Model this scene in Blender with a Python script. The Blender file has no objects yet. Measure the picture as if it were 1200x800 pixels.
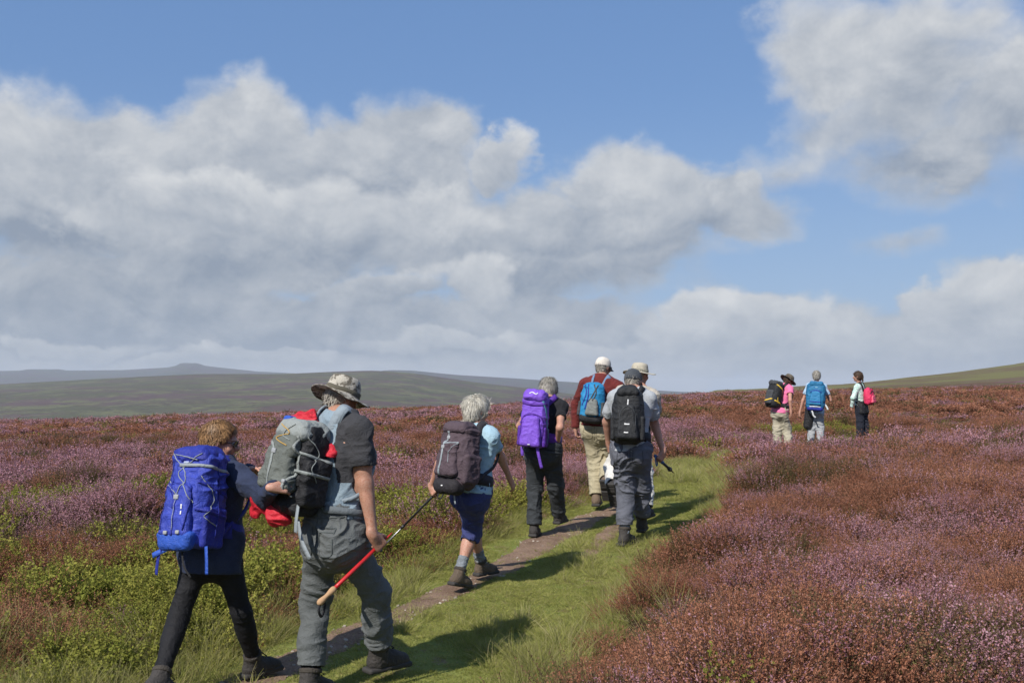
import bpy, math, random
import numpy as np
from mathutils import Vector, Matrix
from mathutils.bvhtree import BVHTree

rng = np.random.default_rng(7)
random.seed(7)
S = bpy.context.scene
COL = S.collection
PI = math.pi

# ------------------------------------------------------------------ camera geometry
F_PX = 1178.0                      # focal length in photo pixels (1200 wide)
CAM = np.array([0.0, 0.0, 1.6])
PITCH = math.atan(55 / F_PX)


def ray(px, py):
    u = (px - 600) / F_PX
    v = (400 - py) / F_PX
    c, s = math.cos(PITCH), math.sin(PITCH)
    return np.array([u, c - v * s, s + v * c])


def at(px, py, Y):
    d = ray(px, py)
    return CAM + d * (Y / d[1])


def nrm(v):
    v = np.asarray(v, float)
    return v / (np.linalg.norm(v) + 1e-12)


def link(o):
    COL.objects.link(o)
    return o


def tag(o, label=None, cat=None, group=None, kind=None):
    if label: o['label'] = label
    if cat: o['category'] = cat
    if group: o['group'] = group
    if kind: o['kind'] = kind
    return o


def empty(name, loc):
    o = bpy.data.objects.new(name, None)
    o.location = Vector([float(x) for x in loc])
    o.empty_display_size = 0.2
    return link(o)


def wloc(o):
    p = np.zeros(3)
    while o is not None:
        p = p + np.array(o.location)
        o = o.parent
    return p


def mesh_obj(name, verts, faces, mats, parent=None, smooth=True, midx=None, loc=None):
    """verts in world space; becomes an object at loc (default: parent's origin)."""
    V = np.asarray(verts, float)
    off = np.zeros(3) if loc is None else np.asarray(loc, float)
    if parent is not None:
        off = wloc(parent)
    me = bpy.data.meshes.new(name)
    V = V - off
    if isinstance(faces, np.ndarray):
        nf, k = faces.shape
        me.vertices.add(len(V)); me.vertices.foreach_set('co', V.astype(np.float32).ravel())
        me.loops.add(nf * k); me.loops.foreach_set('vertex_index', faces.astype(np.int32).ravel())
        me.polygons.add(nf)
        me.polygons.foreach_set('loop_start', np.arange(0, nf * k, k, dtype=np.int32))
        me.polygons.foreach_set('loop_total', np.full(nf, k, dtype=np.int32))
        me.update(calc_edges=True)
    else:
        me.from_pydata([tuple(v) for v in V], [], faces)
        me.update()
    if not isinstance(mats, (list, tuple)): mats = [mats]
    for m in mats: me.materials.append(m)
    if midx is not None: me.polygons.foreach_set('material_index', np.asarray(midx, np.int32))
    me.polygons.foreach_set('use_smooth', np.full(len(me.polygons), smooth))
    o = bpy.data.objects.new(name, me)
    link(o)
    if parent is not None: o.parent = parent
    else: o.location = Vector(off)
    return o


# ------------------------------------------------------------------ noise
_tab = np.random.default_rng(3).random(4096)


def vnoise(p, seed=0):
    p = np.asarray(p, float)
    i = np.floor(p).astype(np.int64)
    f = p - i
    f = f * f * (3 - 2 * f)
    def h(a, b, c):
        n = (a * 374761393 + b * 668265263 + c * 2147483647 + seed * 974711) & 0x7fffffff
        n = (n ^ (n >> 13)) * 1274126177 & 0x7fffffff
        return _tab[(n ^ (n >> 16)) & 4095]
    x, y, z = i[..., 0], i[..., 1], i[..., 2]
    fx, fy, fz = f[..., 0], f[..., 1], f[..., 2]
    def L(a, b, t): return a + (b - a) * t
    return L(L(L(h(x, y, z), h(x + 1, y, z), fx), L(h(x, y + 1, z), h(x + 1, y + 1, z), fx), fy),
             L(L(h(x, y, z + 1), h(x + 1, y, z + 1), fx), L(h(x, y + 1, z + 1), h(x + 1, y + 1, z + 1), fx), fy), fz)


def fbm(p, oct=4, seed=0):
    a, s, t = 0.5, 0.0, 0.0
    p = np.asarray(p, float)
    for o in range(oct):
        s = s + a * vnoise(p, seed + o); t += a
        p = p * 2.03 + 17.1; a *= 0.5
    return s / t


def n2(x, y, sc, oct=4, seed=0):
    x = np.asarray(x, float); y = np.asarray(y, float)
    return fbm(np.stack([x * sc, y * sc, np.zeros_like(x) + seed * 3.7], -1), oct, seed)


def sstep(a, b, x):
    t = np.clip((x - a) / (b - a), 0, 1)
    return t * t * (3 - 2 * t)


# ------------------------------------------------------------------ materials
class NT:
    """tiny helper to write node trees"""
    def __init__(self, tree): self.t = tree; self.n = tree.nodes; self.l = tree.links
    def add(self, typ, **kw):
        n = self.n.new(typ)
        for k, v in kw.items(): setattr(n, k, v)
        return n
    def put(self, sock, v):
        if isinstance(v, bpy.types.NodeSocket): self.l.new(v, sock)
        elif v is not None:
            if hasattr(sock.default_value, '__len__') and not hasattr(v, '__len__'): v = [v] * len(sock.default_value)
            sock.default_value = v
    def m(self, op, a, b=None, c=None, clamp=False):
        n = self.add('ShaderNodeMath', operation=op); n.use_clamp = clamp
        self.put(n.inputs[0], a)
        if b is not None: self.put(n.inputs[1], b)
        if c is not None: self.put(n.inputs[2], c)
        return n.outputs[0]
    def vm(self, op, a, b=None, s=None):
        n = self.add('ShaderNodeVectorMath', operation=op)
        self.put(n.inputs[0], a)
        if b is not None: self.put(n.inputs[1], b)
        if s is not None: self.put(n.inputs['Scale'], s)
        return n.outputs['Value'] if op in ('LENGTH', 'DOT_PRODUCT', 'DISTANCE') else n.outputs[0]
    def xyz(self, x, y, z):
        n = self.add('ShaderNodeCombineXYZ')
        for i, v in enumerate((x, y, z)): self.put(n.inputs[i], v)
        return n.outputs[0]
    def noise(self, vec, scale, detail=4, rough=0.5, dist=0.0, dims='3D'):
        n = self.add('ShaderNodeTexNoise', noise_dimensions=dims)
        if vec is not None: self.l.new(vec, n.inputs['Vector'])
        n.inputs['Scale'].default_value = scale; n.inputs['Detail'].default_value = detail
        n.inputs['Roughness'].default_value = rough; n.inputs['Distortion'].default_value = dist
        return n.outputs[0]
    def maprange(self, v, a, b, c=0.0, d=1.0, smooth=True):
        n = self.add('ShaderNodeMapRange', interpolation_type='SMOOTHSTEP' if smooth else 'LINEAR')
        self.put(n.inputs[0], v)
        for i, x in enumerate((a, b, c, d)): self.put(n.inputs[1 + i], x)
        return n.outputs[0]
    def mix(self, f, a, b, blend='MIX'):
        n = self.add('ShaderNodeMix', data_type='RGBA', blend_type=blend)
        self.put(n.inputs[0], f)
        for s, v in ((n.inputs[6], a), (n.inputs[7], b)):
            if isinstance(v, (tuple, list)): v = tuple(v) + (1.0,) * (4 - len(v))
            self.put(s, v)
        return n.outputs[2]
    def bump(self, h, strength=0.3, dist=0.01):
        n = self.add('ShaderNodeBump')
        n.inputs['Strength'].default_value = strength; n.inputs['Distance'].default_value = dist
        self.l.new(h, n.inputs['Height'])
        return n.outputs[0]


def new_mat(name):
    m = bpy.data.materials.new(name); m.use_nodes = True
    t = NT(m.node_tree)
    b = m.node_tree.nodes['Principled BSDF']
    return m, t, b


def c_mul(c, k): return tuple(min(1, max(0, x * k)) for x in c)


def fabric(name, col, var=0.18, rough=0.85, weave=900, bump=0.25, sheen=0.03, col2=None, patch=0.0):
    m, t, b = new_mat(name)
    tc = t.add('ShaderNodeTexCoord').outputs['Object']
    n1 = t.noise(tc, 9, 5, 0.6)
    n2_ = t.noise(tc, 160, 3, 0.6)
    f = t.m('ADD', t.m('MULTIPLY', n1, 0.65), t.m('MULTIPLY', n2_, 0.35))
    f = t.maprange(f, 0.3, 0.7)
    c = t.mix(f, c_mul(col, 1 - var), c_mul(col, 1 + var))
    if col2 is not None:
        k = t.maprange(t.noise(tc, patch or 22, 3, 0.6), 0.46, 0.56)
        c = t.mix(k, c, col2)
    t.put(b.inputs['Base Color'], c)
    b.inputs['Roughness'].default_value = rough
    b.inputs['Sheen Weight'].default_value = sheen
    b.inputs['Specular IOR Level'].default_value = 0.25
    w = t.noise(tc, weave, 2, 0.5)
    big = t.noise(tc, 45, 4, 0.6)
    ln = t.m('ABSOLUTE', t.m('SUBTRACT', t.noise(tc, 17, 3, 0.55, 1.6), 0.5))      # thin creases
    h = t.m('ADD', t.m('ADD', t.m('MULTIPLY', w, 0.22), t.m('MULTIPLY', big, .8)), t.m('MULTIPLY', t.m('MINIMUM', ln, 0.10), 7.0))
    t.put(b.inputs['Normal'], t.bump(h, bump * 1.5, 0.008))
    return m


def plain(name, col, rough=0.5, metal=0.0, spec=0.5, var=0.1, scale=30, bump=0.0):
    m, t, b = new_mat(name)
    tc = t.add('ShaderNodeTexCoord').outputs['Object']
    n = t.noise(tc, scale, 4, 0.6)
    t.put(b.inputs['Base Color'], t.mix(n, c_mul(col, 1 - var), c_mul(col, 1 + var)))
    b.inputs['Roughness'].default_value = rough; b.inputs['Metallic'].default_value = metal
    b.inputs['Specular IOR Level'].default_value = spec
    if bump: t.put(b.inputs['Normal'], t.bump(t.noise(tc, scale * 4, 4, 0.6), bump, 0.004))
    return m


def skin_mat(name, col):
    m, t, b = new_mat(name)
    tc = t.add('ShaderNodeTexCoord').outputs['Object']
    n = t.noise(tc, 14, 5, 0.6); n3 = t.noise(tc, 120, 3, 0.6)
    c = t.mix(t.maprange(n, 0.3, 0.7), c_mul(col, 0.85), (col[0] * 1.1, col[1] * 1.02, col[2] * 1.0))
    c = t.mix(t.maprange(n3, 0.42, 0.70), c, (col[0] * 0.80, col[1] * 0.60, col[2] * 0.52))
    t.put(b.inputs['Base Color'], c)
    b.inputs['Roughness'].default_value = 0.55
    b.inputs['Subsurface Weight'].default_value = 0.12
    b.inputs['Subsurface Radius'].default_value = (0.012, 0.005, 0.003)
    b.inputs['Subsurface Scale'].default_value = 0.5
    t.put(b.inputs['Normal'], t.bump(n3, 0.12, 0.003))
    return m


def leaf_mat(name, c1, c2, trans=0.3, wscale=0.9, c3=None, c3at=0.62, rough=0.7):
    """foliage: colour differs per plant and in patches over the moor"""
    m = bpy.data.materials.new(name); m.use_nodes = True
    t = NT(m.node_tree); m.node_tree.nodes.clear()
    geo = t.add('ShaderNodeNewGeometry').outputs['Position']
    rnd = t.add('ShaderNodeObjectInfo').outputs['Random']
    patch = t.noise(geo, wscale, 3, 0.6)
    fine = t.noise(geo, 60, 2, 0.7)
    bush = t.noise(geo, wscale * 5, 2, 0.5)
    f = t.m('ADD', t.m('MULTIPLY', rnd, 0.40), t.m('ADD', t.m('MULTIPLY', patch, 0.45), t.m('ADD', t.m('MULTIPLY', fine, 0.25), t.m('MULTIPLY', t.m('SUBTRACT', bush, .15), .55))))
    c = t.mix(t.maprange(f, 0.35, 1.05), c1, c2)
    if c3 is not None:
        c = t.mix(t.maprange(t.noise(geo, 75, 1, 0.5), c3at, c3at + 0.06), c, c3)
    out = t.add('ShaderNodeOutputMaterial')
    d = t.add('ShaderNodeBsdfDiffuse'); t.put(d.inputs[0], c)
    tr = t.add('ShaderNodeBsdfTranslucent'); t.put(tr.inputs[0], c)
    mx = t.add('ShaderNodeMixShader'); mx.inputs[0].default_value = trans
    t.l.new(d.outputs[0], mx.inputs[1]); t.l.new(tr.outputs[0], mx.inputs[2])
    t.l.new(mx.outputs[0], out.inputs['Surface'])
    return m
# ------------------------------------------------------------------ camera, sun, sky
cam_d = bpy.data.cameras.new('camera'); cam = bpy.data.objects.new('camera', cam_d); link(cam)
cam_d.sensor_fit = 'HORIZONTAL'; cam_d.sensor_width = 36.0
cam_d.lens = 36.0 * F_PX / 1200.0
cam.location = Vector(CAM); cam.rotation_euler = (PI / 2 + PITCH, 0, 0)
cam_d.clip_start = 0.05; cam_d.clip_end = 40000
S.camera = cam

SUN_EL = math.radians(43)
SUN_AZ = math.radians(215)          # clockwise from +Y: low on the left, behind the viewer
sd = np.array([math.sin(SUN_AZ) * math.cos(SUN_EL), math.cos(SUN_AZ) * math.cos(SUN_EL), math.sin(SUN_EL)])
sl = bpy.data.lights.new('sun', 'SUN'); so = bpy.data.objects.new('sun', sl); link(so)
sl.energy = 4.4; sl.angle = math.radians(0.5); sl.color = (1.0, 0.95, 0.88)
so.location = Vector(sd * 30); so.rotation_euler = Vector(-sd).to_track_quat('-Z', 'Y').to_euler()

W = bpy.data.worlds.new('World'); S.world = W; W.use_nodes = True
t = NT(W.node_tree); W.node_tree.nodes.clear()
out = t.add('ShaderNodeOutputWorld'); bg = t.add('ShaderNodeBackground')
SKY_STR = 0.1
EXPO = 0.35
bg.inputs['Strength'].default_value = SKY_STR
sky = t.add('ShaderNodeTexSky', sky_type='NISHITA')
sky.sun_disc = False; sky.sun_elevation = SUN_EL; sky.sun_rotation = SUN_AZ
sky.altitude = 400; sky.air_density = 1.0; sky.dust_density = 0.6; sky.ozone_density = 1.5
gen = t.add('ShaderNodeTexCoord').outputs['Generated']
sep = t.add('ShaderNodeSeparateXYZ'); t.l.new(t.vm('NORMALIZE', gen), sep.inputs[0])
az = t.m('ARCTAN2', sep.outputs[0], sep.outputs[1]); el = t.m('ARCSINE', sep.outputs[2])


def azel(px, py):
    d = nrm(ray(px, py)); return math.atan2(d[0], d[1]), math.asin(d[2])


base = t.xyz(az, t.m('MULTIPLY', el, 1.25), 0.0)
warp_c = t.add('ShaderNodeTexNoise'); t.l.new(base, warp_c.inputs['Vector'])
warp_c.inputs['Scale'].default_value = 7.0; warp_c.inputs['Detail'].default_value = 6; warp_c.inputs['Roughness'].default_value = 0.58
wv = t.vm('SUBTRACT', warp_c.outputs['Color'], (0.5, 0.5, 0.5))
ws = t.add('ShaderNodeSeparateXYZ'); t.l.new(wv, ws.inputs[0])
azw = t.m('ADD', az, t.m('MULTIPLY', ws.outputs[0], 0.15))
elw = t.m('ADD', el, t.m('MULTIPLY', ws.outputs[1], 0.09))
# the cumulus of the photograph as puffs stacked from the horizon forwards:
# photo x, y, radius x, radius y, tone, brighter top / greyer base
LOBES = [
    (420, 432, 900, 44, .34, .10), (1040, 428, 420, 40, .36, .12),
    (300, 378, 430, 48, .22, .26), (620, 378, 210, 48, .34, .30), (60, 348, 220, 66, .24, .34),
    (90, 398, 120, 16, .46, .24), (520, 398, 130, 15, .52, .24), (300, 417, 150, 12, .46, .2), (670, 408, 120, 17, .46, .24),
    (1050, 392, 215, 52, .40, .36), (870, 378, 118, 46, .60, .46), (800, 392, 70, 30, .50, .3), (1180, 346, 98, 48, .62, .46), (1095, 352, 62, 30, .64, .36), (940, 402, 90, 22, .44, .3),
    (280, 255, 420, 120, .40, .30), (640, 290, 250, 92, .36, .30), (420, 190, 120, 80, .40, .3), (840, 238, 120, 58, .42, .3),
    (70, 185, 195, 98, .52, .40), (290, 160, 108, 88, .56, .42), (130, 245, 220, 62, .30, .34), (480, 180, 96, 88, .50, .32), (590, 195, 50, 44, .50, .34),
    (330, 320, 170, 34, .30, .34), (230, 285, 170, 48, .42, .44), (640, 305, 150, 56, .34, .40), (420, 268, 190, 66, .52, .50), (250, 245, 105, 46, .60, .42),
    (735, 225, 128, 76, .56, .50), (850, 245, 62, 42, .46, .40), (690, 280, 120, 36, .24, .32), (560, 335, 62, 34, .60, .40), (455, 345, 110, 22, .36, .3),
    (1065, 95, 180, 138, .52, .34), (1190, 125, 140, 104, .46, .36), (975, 70, 92, 100, .62, .26), (1090, 190, 120, 52, .30, .30), (1078, 225, 62, 36, .20, .2), (1060, 292, 66, 20, .40, .3), (930, 190, 90, 36, .5, .2),
]
f1 = t.noise(base, 12, 6, 0.62, 0.25)
f2 = t.noise(t.vm('ADD', base, (0.009, -0.020, 0.0)), 12, 6, 0.62, 0.25)
vor = t.add('ShaderNodeTexVoronoi', feature='SMOOTH_F1', voronoi_dimensions='2D')
t.l.new(t.xyz(t.m('ADD', azw, t.m('MULTIPLY', f1, .05)), t.m('MULTIPLY', t.m('ADD', elw, t.m('MULTIPLY', f1, .03)), 1.3), 0.0), vor.inputs['Vector'])
vor.inputs['Scale'].default_value = 11.0; vor.inputs['Detail'].default_value = 1.5; vor.inputs['Roughness'].default_value = 0.55; vor.inputs['Smoothness'].default_value = 0.3
puff = t.m('SUBTRACT', 0.58, vor.outputs['Distance'])
lit = t.m('ADD', t.m('MULTIPLY', t.m('SUBTRACT', f1, f2), 1.25), t.m('MULTIPLY', puff, 0.26))
ragged = t.m('ADD', t.m('MULTIPLY', t.m('SUBTRACT', f1, 0.5), 0.80), t.m('MULTIPLY', puff, 0.50))
tone = alpha = None
for (px, py, rx, ry, tn, gr) in LOBES:
    a0, e0 = azel(px, py); ra, re = rx / F_PX, ry / F_PX
    dx = t.m('MULTIPLY', t.m('SUBTRACT', azw, a0), 1 / ra)
    dy = t.m('MULTIPLY', t.m('SUBTRACT', elw, e0), 1 / re)
    rr_ = t.m('SQRT', t.m('ADD', t.m('MULTIPLY', dx, dx), t.m('MULTIPLY', dy, dy)))
    small = min(1.0, ry / 60)
    e_ = t.m('ADD', t.m('SUBTRACT', 1.0, rr_), t.m('MULTIPLY', ragged, 0.62 / (0.35 + 0.65 * small)))
    soft = (0.36 if py < 330 else 0.26) + 0.20 * (1 - small) + (0.22 if px > 880 and py < 300 else 0) + (0.55 if ry in (20, 36) and px > 900 and py < 300 else 0)
    ai = t.maprange(e_, -0.02, soft)
    ti = t.m('MULTIPLY_ADD', dy, gr * 0.95, tn)
    if tone is None: tone, alpha = ti, ai
    else:
        tone = t.m('MULTIPLY_ADD', ai, t.m('SUBTRACT', ti, tone), tone)
        alpha = t.m('MAXIMUM', alpha, ai)
# clouds round the rest of the sky, out of the photograph's view
rest = t.m('SUBTRACT', t.noise(base, 2.2, 4, 0.6), 0.52)
away = t.maprange(t.m('ABSOLUTE', az), 0.62, 0.9)
high = t.maprange(el, 0.40, 0.62)
rest = t.m('SUBTRACT', t.m('MULTIPLY', rest, 3.0), t.m('MULTIPLY', t.m('SUBTRACT', 1.0, t.m('MAXIMUM', away, high)), 5.0))
alpha = t.m('MAXIMUM', alpha, t.maprange(t.m('ADD', rest, ragged), 0.0, 0.35))
tone = t.m('ADD', tone, lit)
tone = t.maprange(tone, -0.02, 1.02, smooth=False)
K = 2 ** -EXPO / SKY_STR
cl_dark = tuple(v * K for v in (0.275, 0.325, 0.405)); cl_lite = tuple(v * K for v in (0.725, 0.735, 0.74))
ccol = t.mix(tone, cl_dark, cl_lite)
low = t.maprange(el, 0.0, 0.12, 0.30, 0.0)
ccol = t.mix(low, ccol, tuple(v * K for v in (0.40, 0.475, 0.575)))
clear = t.mix(0.65, sky.outputs[0], tuple(v * K for v in (0.130, 0.275, 0.585)))
clear = t.mix(t.maprange(el, 0.0, 0.30, 0.65, 0.0), clear, tuple(v * K for v in (0.34, 0.47, 0.66)))
alpha = t.m('MULTIPLY', alpha, 0.94)
below = t.maprange(el, -0.02, -0.004, 0.0, 1.0)
final = t.mix(t.m('MULTIPLY', alpha, below), clear, ccol)
t.l.new(final, bg.inputs['Color']); t.l.new(bg.outputs[0], out.inputs['Surface'])

S.view_settings.view_transform = 'Standard'; S.view_settings.look = 'None'
S.view_settings.exposure = EXPO; S.view_settings.gamma = 1.0; S.view_settings.use_curve_mapping = False
S.render.engine = 'CYCLES'
cy = S.cycles
cy.use_denoising = True; cy.max_bounces = 6; cy.diffuse_bounces = 3; cy.glossy_bounces = 2; cy.transmission_bounces = 4
cy.transparent_max_bounces = 6; cy.volume_bounces = 0; cy.caustics_reflective = False; cy.caustics_refractive = False
W.cycles.sampling_method = 'NONE'
cy.sample_clamp_indirect = 4.0
# ------------------------------------------------------------------ terrain
PY = np.array([-5, 2.5, 4.0, 5.8, 8.1, 9.8, 11.8, 14.0, 17.0, 20.0, 23.0, 27.0, 32.0])
PL = np.array([-6.0, -4.2, -3.1, -2.15, -1.0, -0.38, 0.35, 1.55, 2.65, 4.2, 6.25, 9.9, 14.0])
PR = np.array([-1.6, -1.1, -0.45, 0.12, 0.86, 1.62, 2.30, 2.78, 3.42, 5.0, 7.5, 11.0, 14.8])
DY = np.array([3.5, 5.9, 7.0, 8.0, 9.2, 10.4, 11.6, 12.7, 14.2, 17.0, 20.0])
DX = np.array([-2.9, -1.66, -1.19, -0.70, -0.10, 0.36, 0.86, 1.55, 2.2, 3.1, 4.2])
DW = np.array([0.24, 0.17, 0.15, 0.15, 0.19, 0.21, 0.20, 0.15, 0.12, 0.12, 0.10])


def edgeL(y): return np.interp(y, PY, PL)
def edgeR(y): return np.interp(y, PY, PR)


def on_path(x, y, grow=0.0):
    """>0 inside the turf strip, in metres from the nearer edge"""
    return np.minimum(x - edgeL(y), edgeR(y) - x) + grow


def dirt(x, y):
    """>0 inside the worn track"""
    wob = (n2(x, y, 2.3, 3, 31) - 0.5) * 0.55
    c = np.interp(y, DY, DX); w = np.interp(y, DY, DW)
    a = w * (1 - sstep(13.0, 14.5, y)) - np.abs(x - c) + wob * w * 2.0
    # a second bare trod beside the first, and scuffs further on
    b = 0.09 - np.abs(x - c - 0.62 + 0.1 * (y - 10)) - 3 * (1 - sstep(9.0, 9.6, y)) - 3 * sstep(11.2, 11.9, y) + wob * 0.3
    e = 0.24 - np.hypot((x - 3.15) * 0.8, (y - 16.2) * 0.45) + wob * 0.3
    return np.maximum(np.maximum(a, b), e)


GY = np.array([-20, 0, 5.0, 6.0, 8.3, 10.3, 12.3, 16, 20, 22, 25, 40, 60, 90])
GZ = np.array([-.3, -.17, -.155, -.14, -.05, .08, .18, .26, .17, .11, .12, .55, .72, .80])


def ground(x, y):
    x = np.asarray(x, float); y = np.asarray(y, float)
    r = np.hypot(x, y); a = np.arctan2(x, y)
    yy = np.where(r > 60, y * 60 / np.maximum(r, 1), y)
    xx = np.where(r > 60, x * 60 / np.maximum(r, 1), x)
    z = np.interp(yy, GY, GZ)
    tilt = np.interp(xx, [-40, -30, -15, -5, 5, 10, 30, 45], [-1.65, -1.5, -1.0, -.62, -.05, .25, .75, .95])
    z = z + tilt * np.clip(yy / 60, 0, 1)
    d = on_path(xx, yy)
    right = xx > 0.5 * (edgeL(yy) + edgeR(yy))
    fade = 1 - sstep(26, 36, yy)
    off = np.maximum(-d, 0)
    z = z + np.where(right, 0.20 * sstep(0, 1.1, off) * (1 - .9 * sstep(13, 18, yy)) + 0.018 * np.minimum(off, 8), 0.07 * sstep(0, .8, off)) * fade
    rough = sstep(0.05, 0.5, off)
    z = z + rough * ((n2(x, y, 0.55, 3, 5) - 0.5) * 0.36 + (n2(x, y, 1.25, 2, 6) - 0.5) * 0.52) * (1 - .5 * sstep(20, 50, r))
    z = z + (n2(x, y, 1.1, 2, 8) - 0.5) * 0.05 * (1 - rough)
    z = z + sstep(20, 60, r) * (n2(x, y, 0.16, 3, 9) - 0.5) * 0.40
    zf = np.interp(a, [-.9, -.5, -.1, .12, .2, .327, .40, .47, .7, 1.2], [-46, -42, -32, -12, 0.2, 3.6, 7.4, 11.0, 16, 12])
    s = np.clip((r - 66) / 334, 0, 1) ** 1.5
    zf = zf - np.clip((r - 400) / 1500, 0, 1) * 45
    return z * (1 - s) + zf * s + (n2(x, y, 0.03, 3, 10) - .5) * 2.0 * sstep(150, 300, r)


angs = np.concatenate([np.arange(-180, -44, 3.0), np.arange(-44, 44, 0.16), np.arange(44, 180, 3.0)])
A = np.radians(angs)
rr = [0.35]
while rr[-1] < 15000: rr.append(rr[-1] * (1.016 if rr[-1] < 120 else 1.05))
Rr = np.array(rr)
gx = Rr[:, None] * np.sin(A)[None]; gy = Rr[:, None] * np.cos(A)[None]
gz = ground(gx, gy)
nr, na = gx.shape
V = np.stack([gx, gy, gz], -1).reshape(-1, 3)
V = np.vstack([V, [[0, 0, float(ground(0.0, 0.0))]]])
i, j = np.meshgrid(np.arange(nr - 1), np.arange(na), indexing='ij')
j2 = (j + 1) % na
F = np.stack([i * na + j, i * na + j2, (i + 1) * na + j2, (i + 1) * na + j], -1).reshape(-1, 4)[:, ::-1]
ctr = len(V) - 1
fan = np.stack([np.arange(na), np.full(na, ctr), (np.arange(na) + 1) % na, (np.arange(na) + 1) % na], -1)
allf = [tuple(f) for f in F] + [(int(f[0]), int(f[1]), int(f[2]))[::-1] for f in fan]

m_ground, t, b = new_mat('moor_ground')
pos = t.add('ShaderNodeNewGeometry').outputs['Position']
pn = t.noise(pos, 0.9, 6, 0.65); fine = t.noise(pos, 14, 5, 0.7); grit = t.noise(pos, 90, 3, 0.7)
peat = t.mix(t.maprange(t.m('ADD', t.m('MULTIPLY', pn, .6), t.m('MULTIPLY', fine, .4)), .35, .65), (.030, .020, .013), (.085, .05, .03))
peat = t.mix(t.maprange(grit, .55, .7), peat, (.12, .085, .045))
# beyond the modelled plants the same patchwork of bloom, dead growth and grass carries on as ground cover
dist = t.vm('LENGTH', pos)
pa = t.noise(pos, 0.085, 5, 0.6, 0.6); pb = t.noise(pos, 0.6, 6, 0.72); pc = t.noise(pos, 0.05, 4, 0.55)
bloom = t.mix(t.maprange(pb, .38, .62), (.085, .042, .032), (.21, .115, .165))
cover = t.mix(t.maprange(pa, .42, .58), (.11, .062, .040), bloom)
cover = t.mix(t.maprange(pc, .50, .62), cover, (.105, .105, .04))
oliv = t.mix(t.maprange(t.noise(pos, 0.045, 5, .6, .5), .4, .62), (.150, .142, .060), (.125, .092, .058))
cover = t.mix(t.maprange(dist, 135, 210), cover, oliv)
col = t.mix(t.maprange(dist, 55, 85), peat, cover)
t.put(b.inputs['Base Color'], col); b.inputs['Roughness'].default_value = 0.95; b.inputs['Specular IOR Level'].default_value = 0.1
hgt = t.m('ADD', t.m('MULTIPLY', fine, .5), t.m('MULTIPLY', pb, 2.0))
t.put(b.inputs['Normal'], t.bump(hgt, 0.7, 0.12))
moor = mesh_obj('ground', V, allf, m_ground)
tag(moor, 'peaty moorland ground rolling away under the heather to the valley', 'ground', kind='structure')


def strip(name, f_lo, f_hi, ys, nx, lift, mat, label, cat):
    U = np.linspace(0, 1, nx)
    lo, hi = f_lo(ys), f_hi(ys)
    X = lo[:, None] + (hi - lo)[:, None] * U[None]
    Y = np.repeat(ys[:, None], nx, 1)
    Z = ground(X, Y) + lift
    ed = np.minimum(U, 1 - U)[None] * (hi - lo)[:, None]
    Z = Z - (lift + 0.03) * (1 - sstep(0.0, 0.08, ed))
    V = np.stack([X, Y, Z], -1).reshape(-1, 3)
    i, j = np.meshgrid(np.arange(len(ys) - 1), np.arange(nx - 1), indexing='ij')
    F = np.stack([i * nx + j, i * nx + j + 1, (i + 1) * nx + j + 1, (i + 1) * nx + j], -1).reshape(-1, 4)
    o = mesh_obj(name, V, F, mat)
    tag(o, label, cat, kind='structure')
    return o


m_turf, t, b = new_mat('turf')
pos = t.add('ShaderNodeNewGeometry').outputs['Position']
k = t.maprange(t.m('ADD', t.m('MULTIPLY', t.noise(pos, 2.2, 5, .65), .6), t.m('MULTIPLY', t.noise(pos, 40, 4, .7), .4)), .36, .64)
c = t.mix(k, (.13, .155, .035), (.235, .255, .070))
c = t.mix(t.maprange(t.noise(pos, 5.5, 5, .7), .54, .64), c, (.22, .165, .095))
t.put(b.inputs['Base Color'], c); b.inputs['Roughness'].default_value = .95; b.inputs['Specular IOR Level'].default_value = .1
t.put(b.inputs['Normal'], t.bump(t.noise(pos, 70, 4, .7), .8, .02))
wobL = lambda y: edgeL(y) + (n2(y, y * 0, 1.3, 3, 41) - .5) * .5 - .12
wobR = lambda y: edgeR(y) + (n2(y, y * 0, 1.3, 3, 43) - .5) * .5 + .12
strip('grass_path', wobL, wobR, np.linspace(2.0, 30, 420), 40, 0.022, m_turf, 'short green turf path winding up through the heather', 'path')

m_soil, t, b = new_mat('bare_soil')
pos = t.add('ShaderNodeNewGeometry').outputs['Position']
k = t.maprange(t.m('ADD', t.m('MULTIPLY', t.noise(pos, 3.5, 5, .65), .5), t.m('MULTIPLY', t.noise(pos, 60, 4, .7), .5)), .36, .64)
c = t.mix(k, (.165, .105, .072), (.30, .205, .145))
c = t.mix(t.maprange(t.noise(pos, 150, 2, .6), .64, .72), c, (.40, .35, .29))
t.put(b.inputs['Base Color'], c); b.inputs['Roughness'].default_value = .95; b.inputs['Specular IOR Level'].default_value = .1
t.put(b.inputs['Normal'], t.bump(t.noise(pos, 35, 6, .7), .9, .03))
# worn soil: a fine sheet just above the turf wherever the track is bare
xs = np.arange(-3.2, 4.4, 0.03); ys = np.arange(3.5, 18.0, 0.04)
GX, GYY = np.meshgrid(xs, ys, indexing='ij')
dm = dirt(GX, GYY)
Zs = ground(GX, GYY) + 0.022 + np.clip(dm, -.05, .05) * 0.16 + 0.001 + (n2(GX, GYY, 9, 2, 51) - .5) * .012
keep = (dm[:-1, :-1] > -0.02) & (dm[1:, 1:] > -0.02) & (dm[1:, :-1] > -0.02) & (dm[:-1, 1:] > -0.02)
ii, jj = np.nonzero(keep); ny = len(ys)
F = np.stack([ii * ny + jj, (ii + 1) * ny + jj, (ii + 1) * ny + jj + 1, ii * ny + jj + 1], -1)
used, inv = np.unique(F, return_inverse=True)
V = np.stack([GX, GYY, Zs], -1).reshape(-1, 3)[used]
o = mesh_obj('dirt_track', V, inv.reshape(-1, 4), m_soil)
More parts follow.
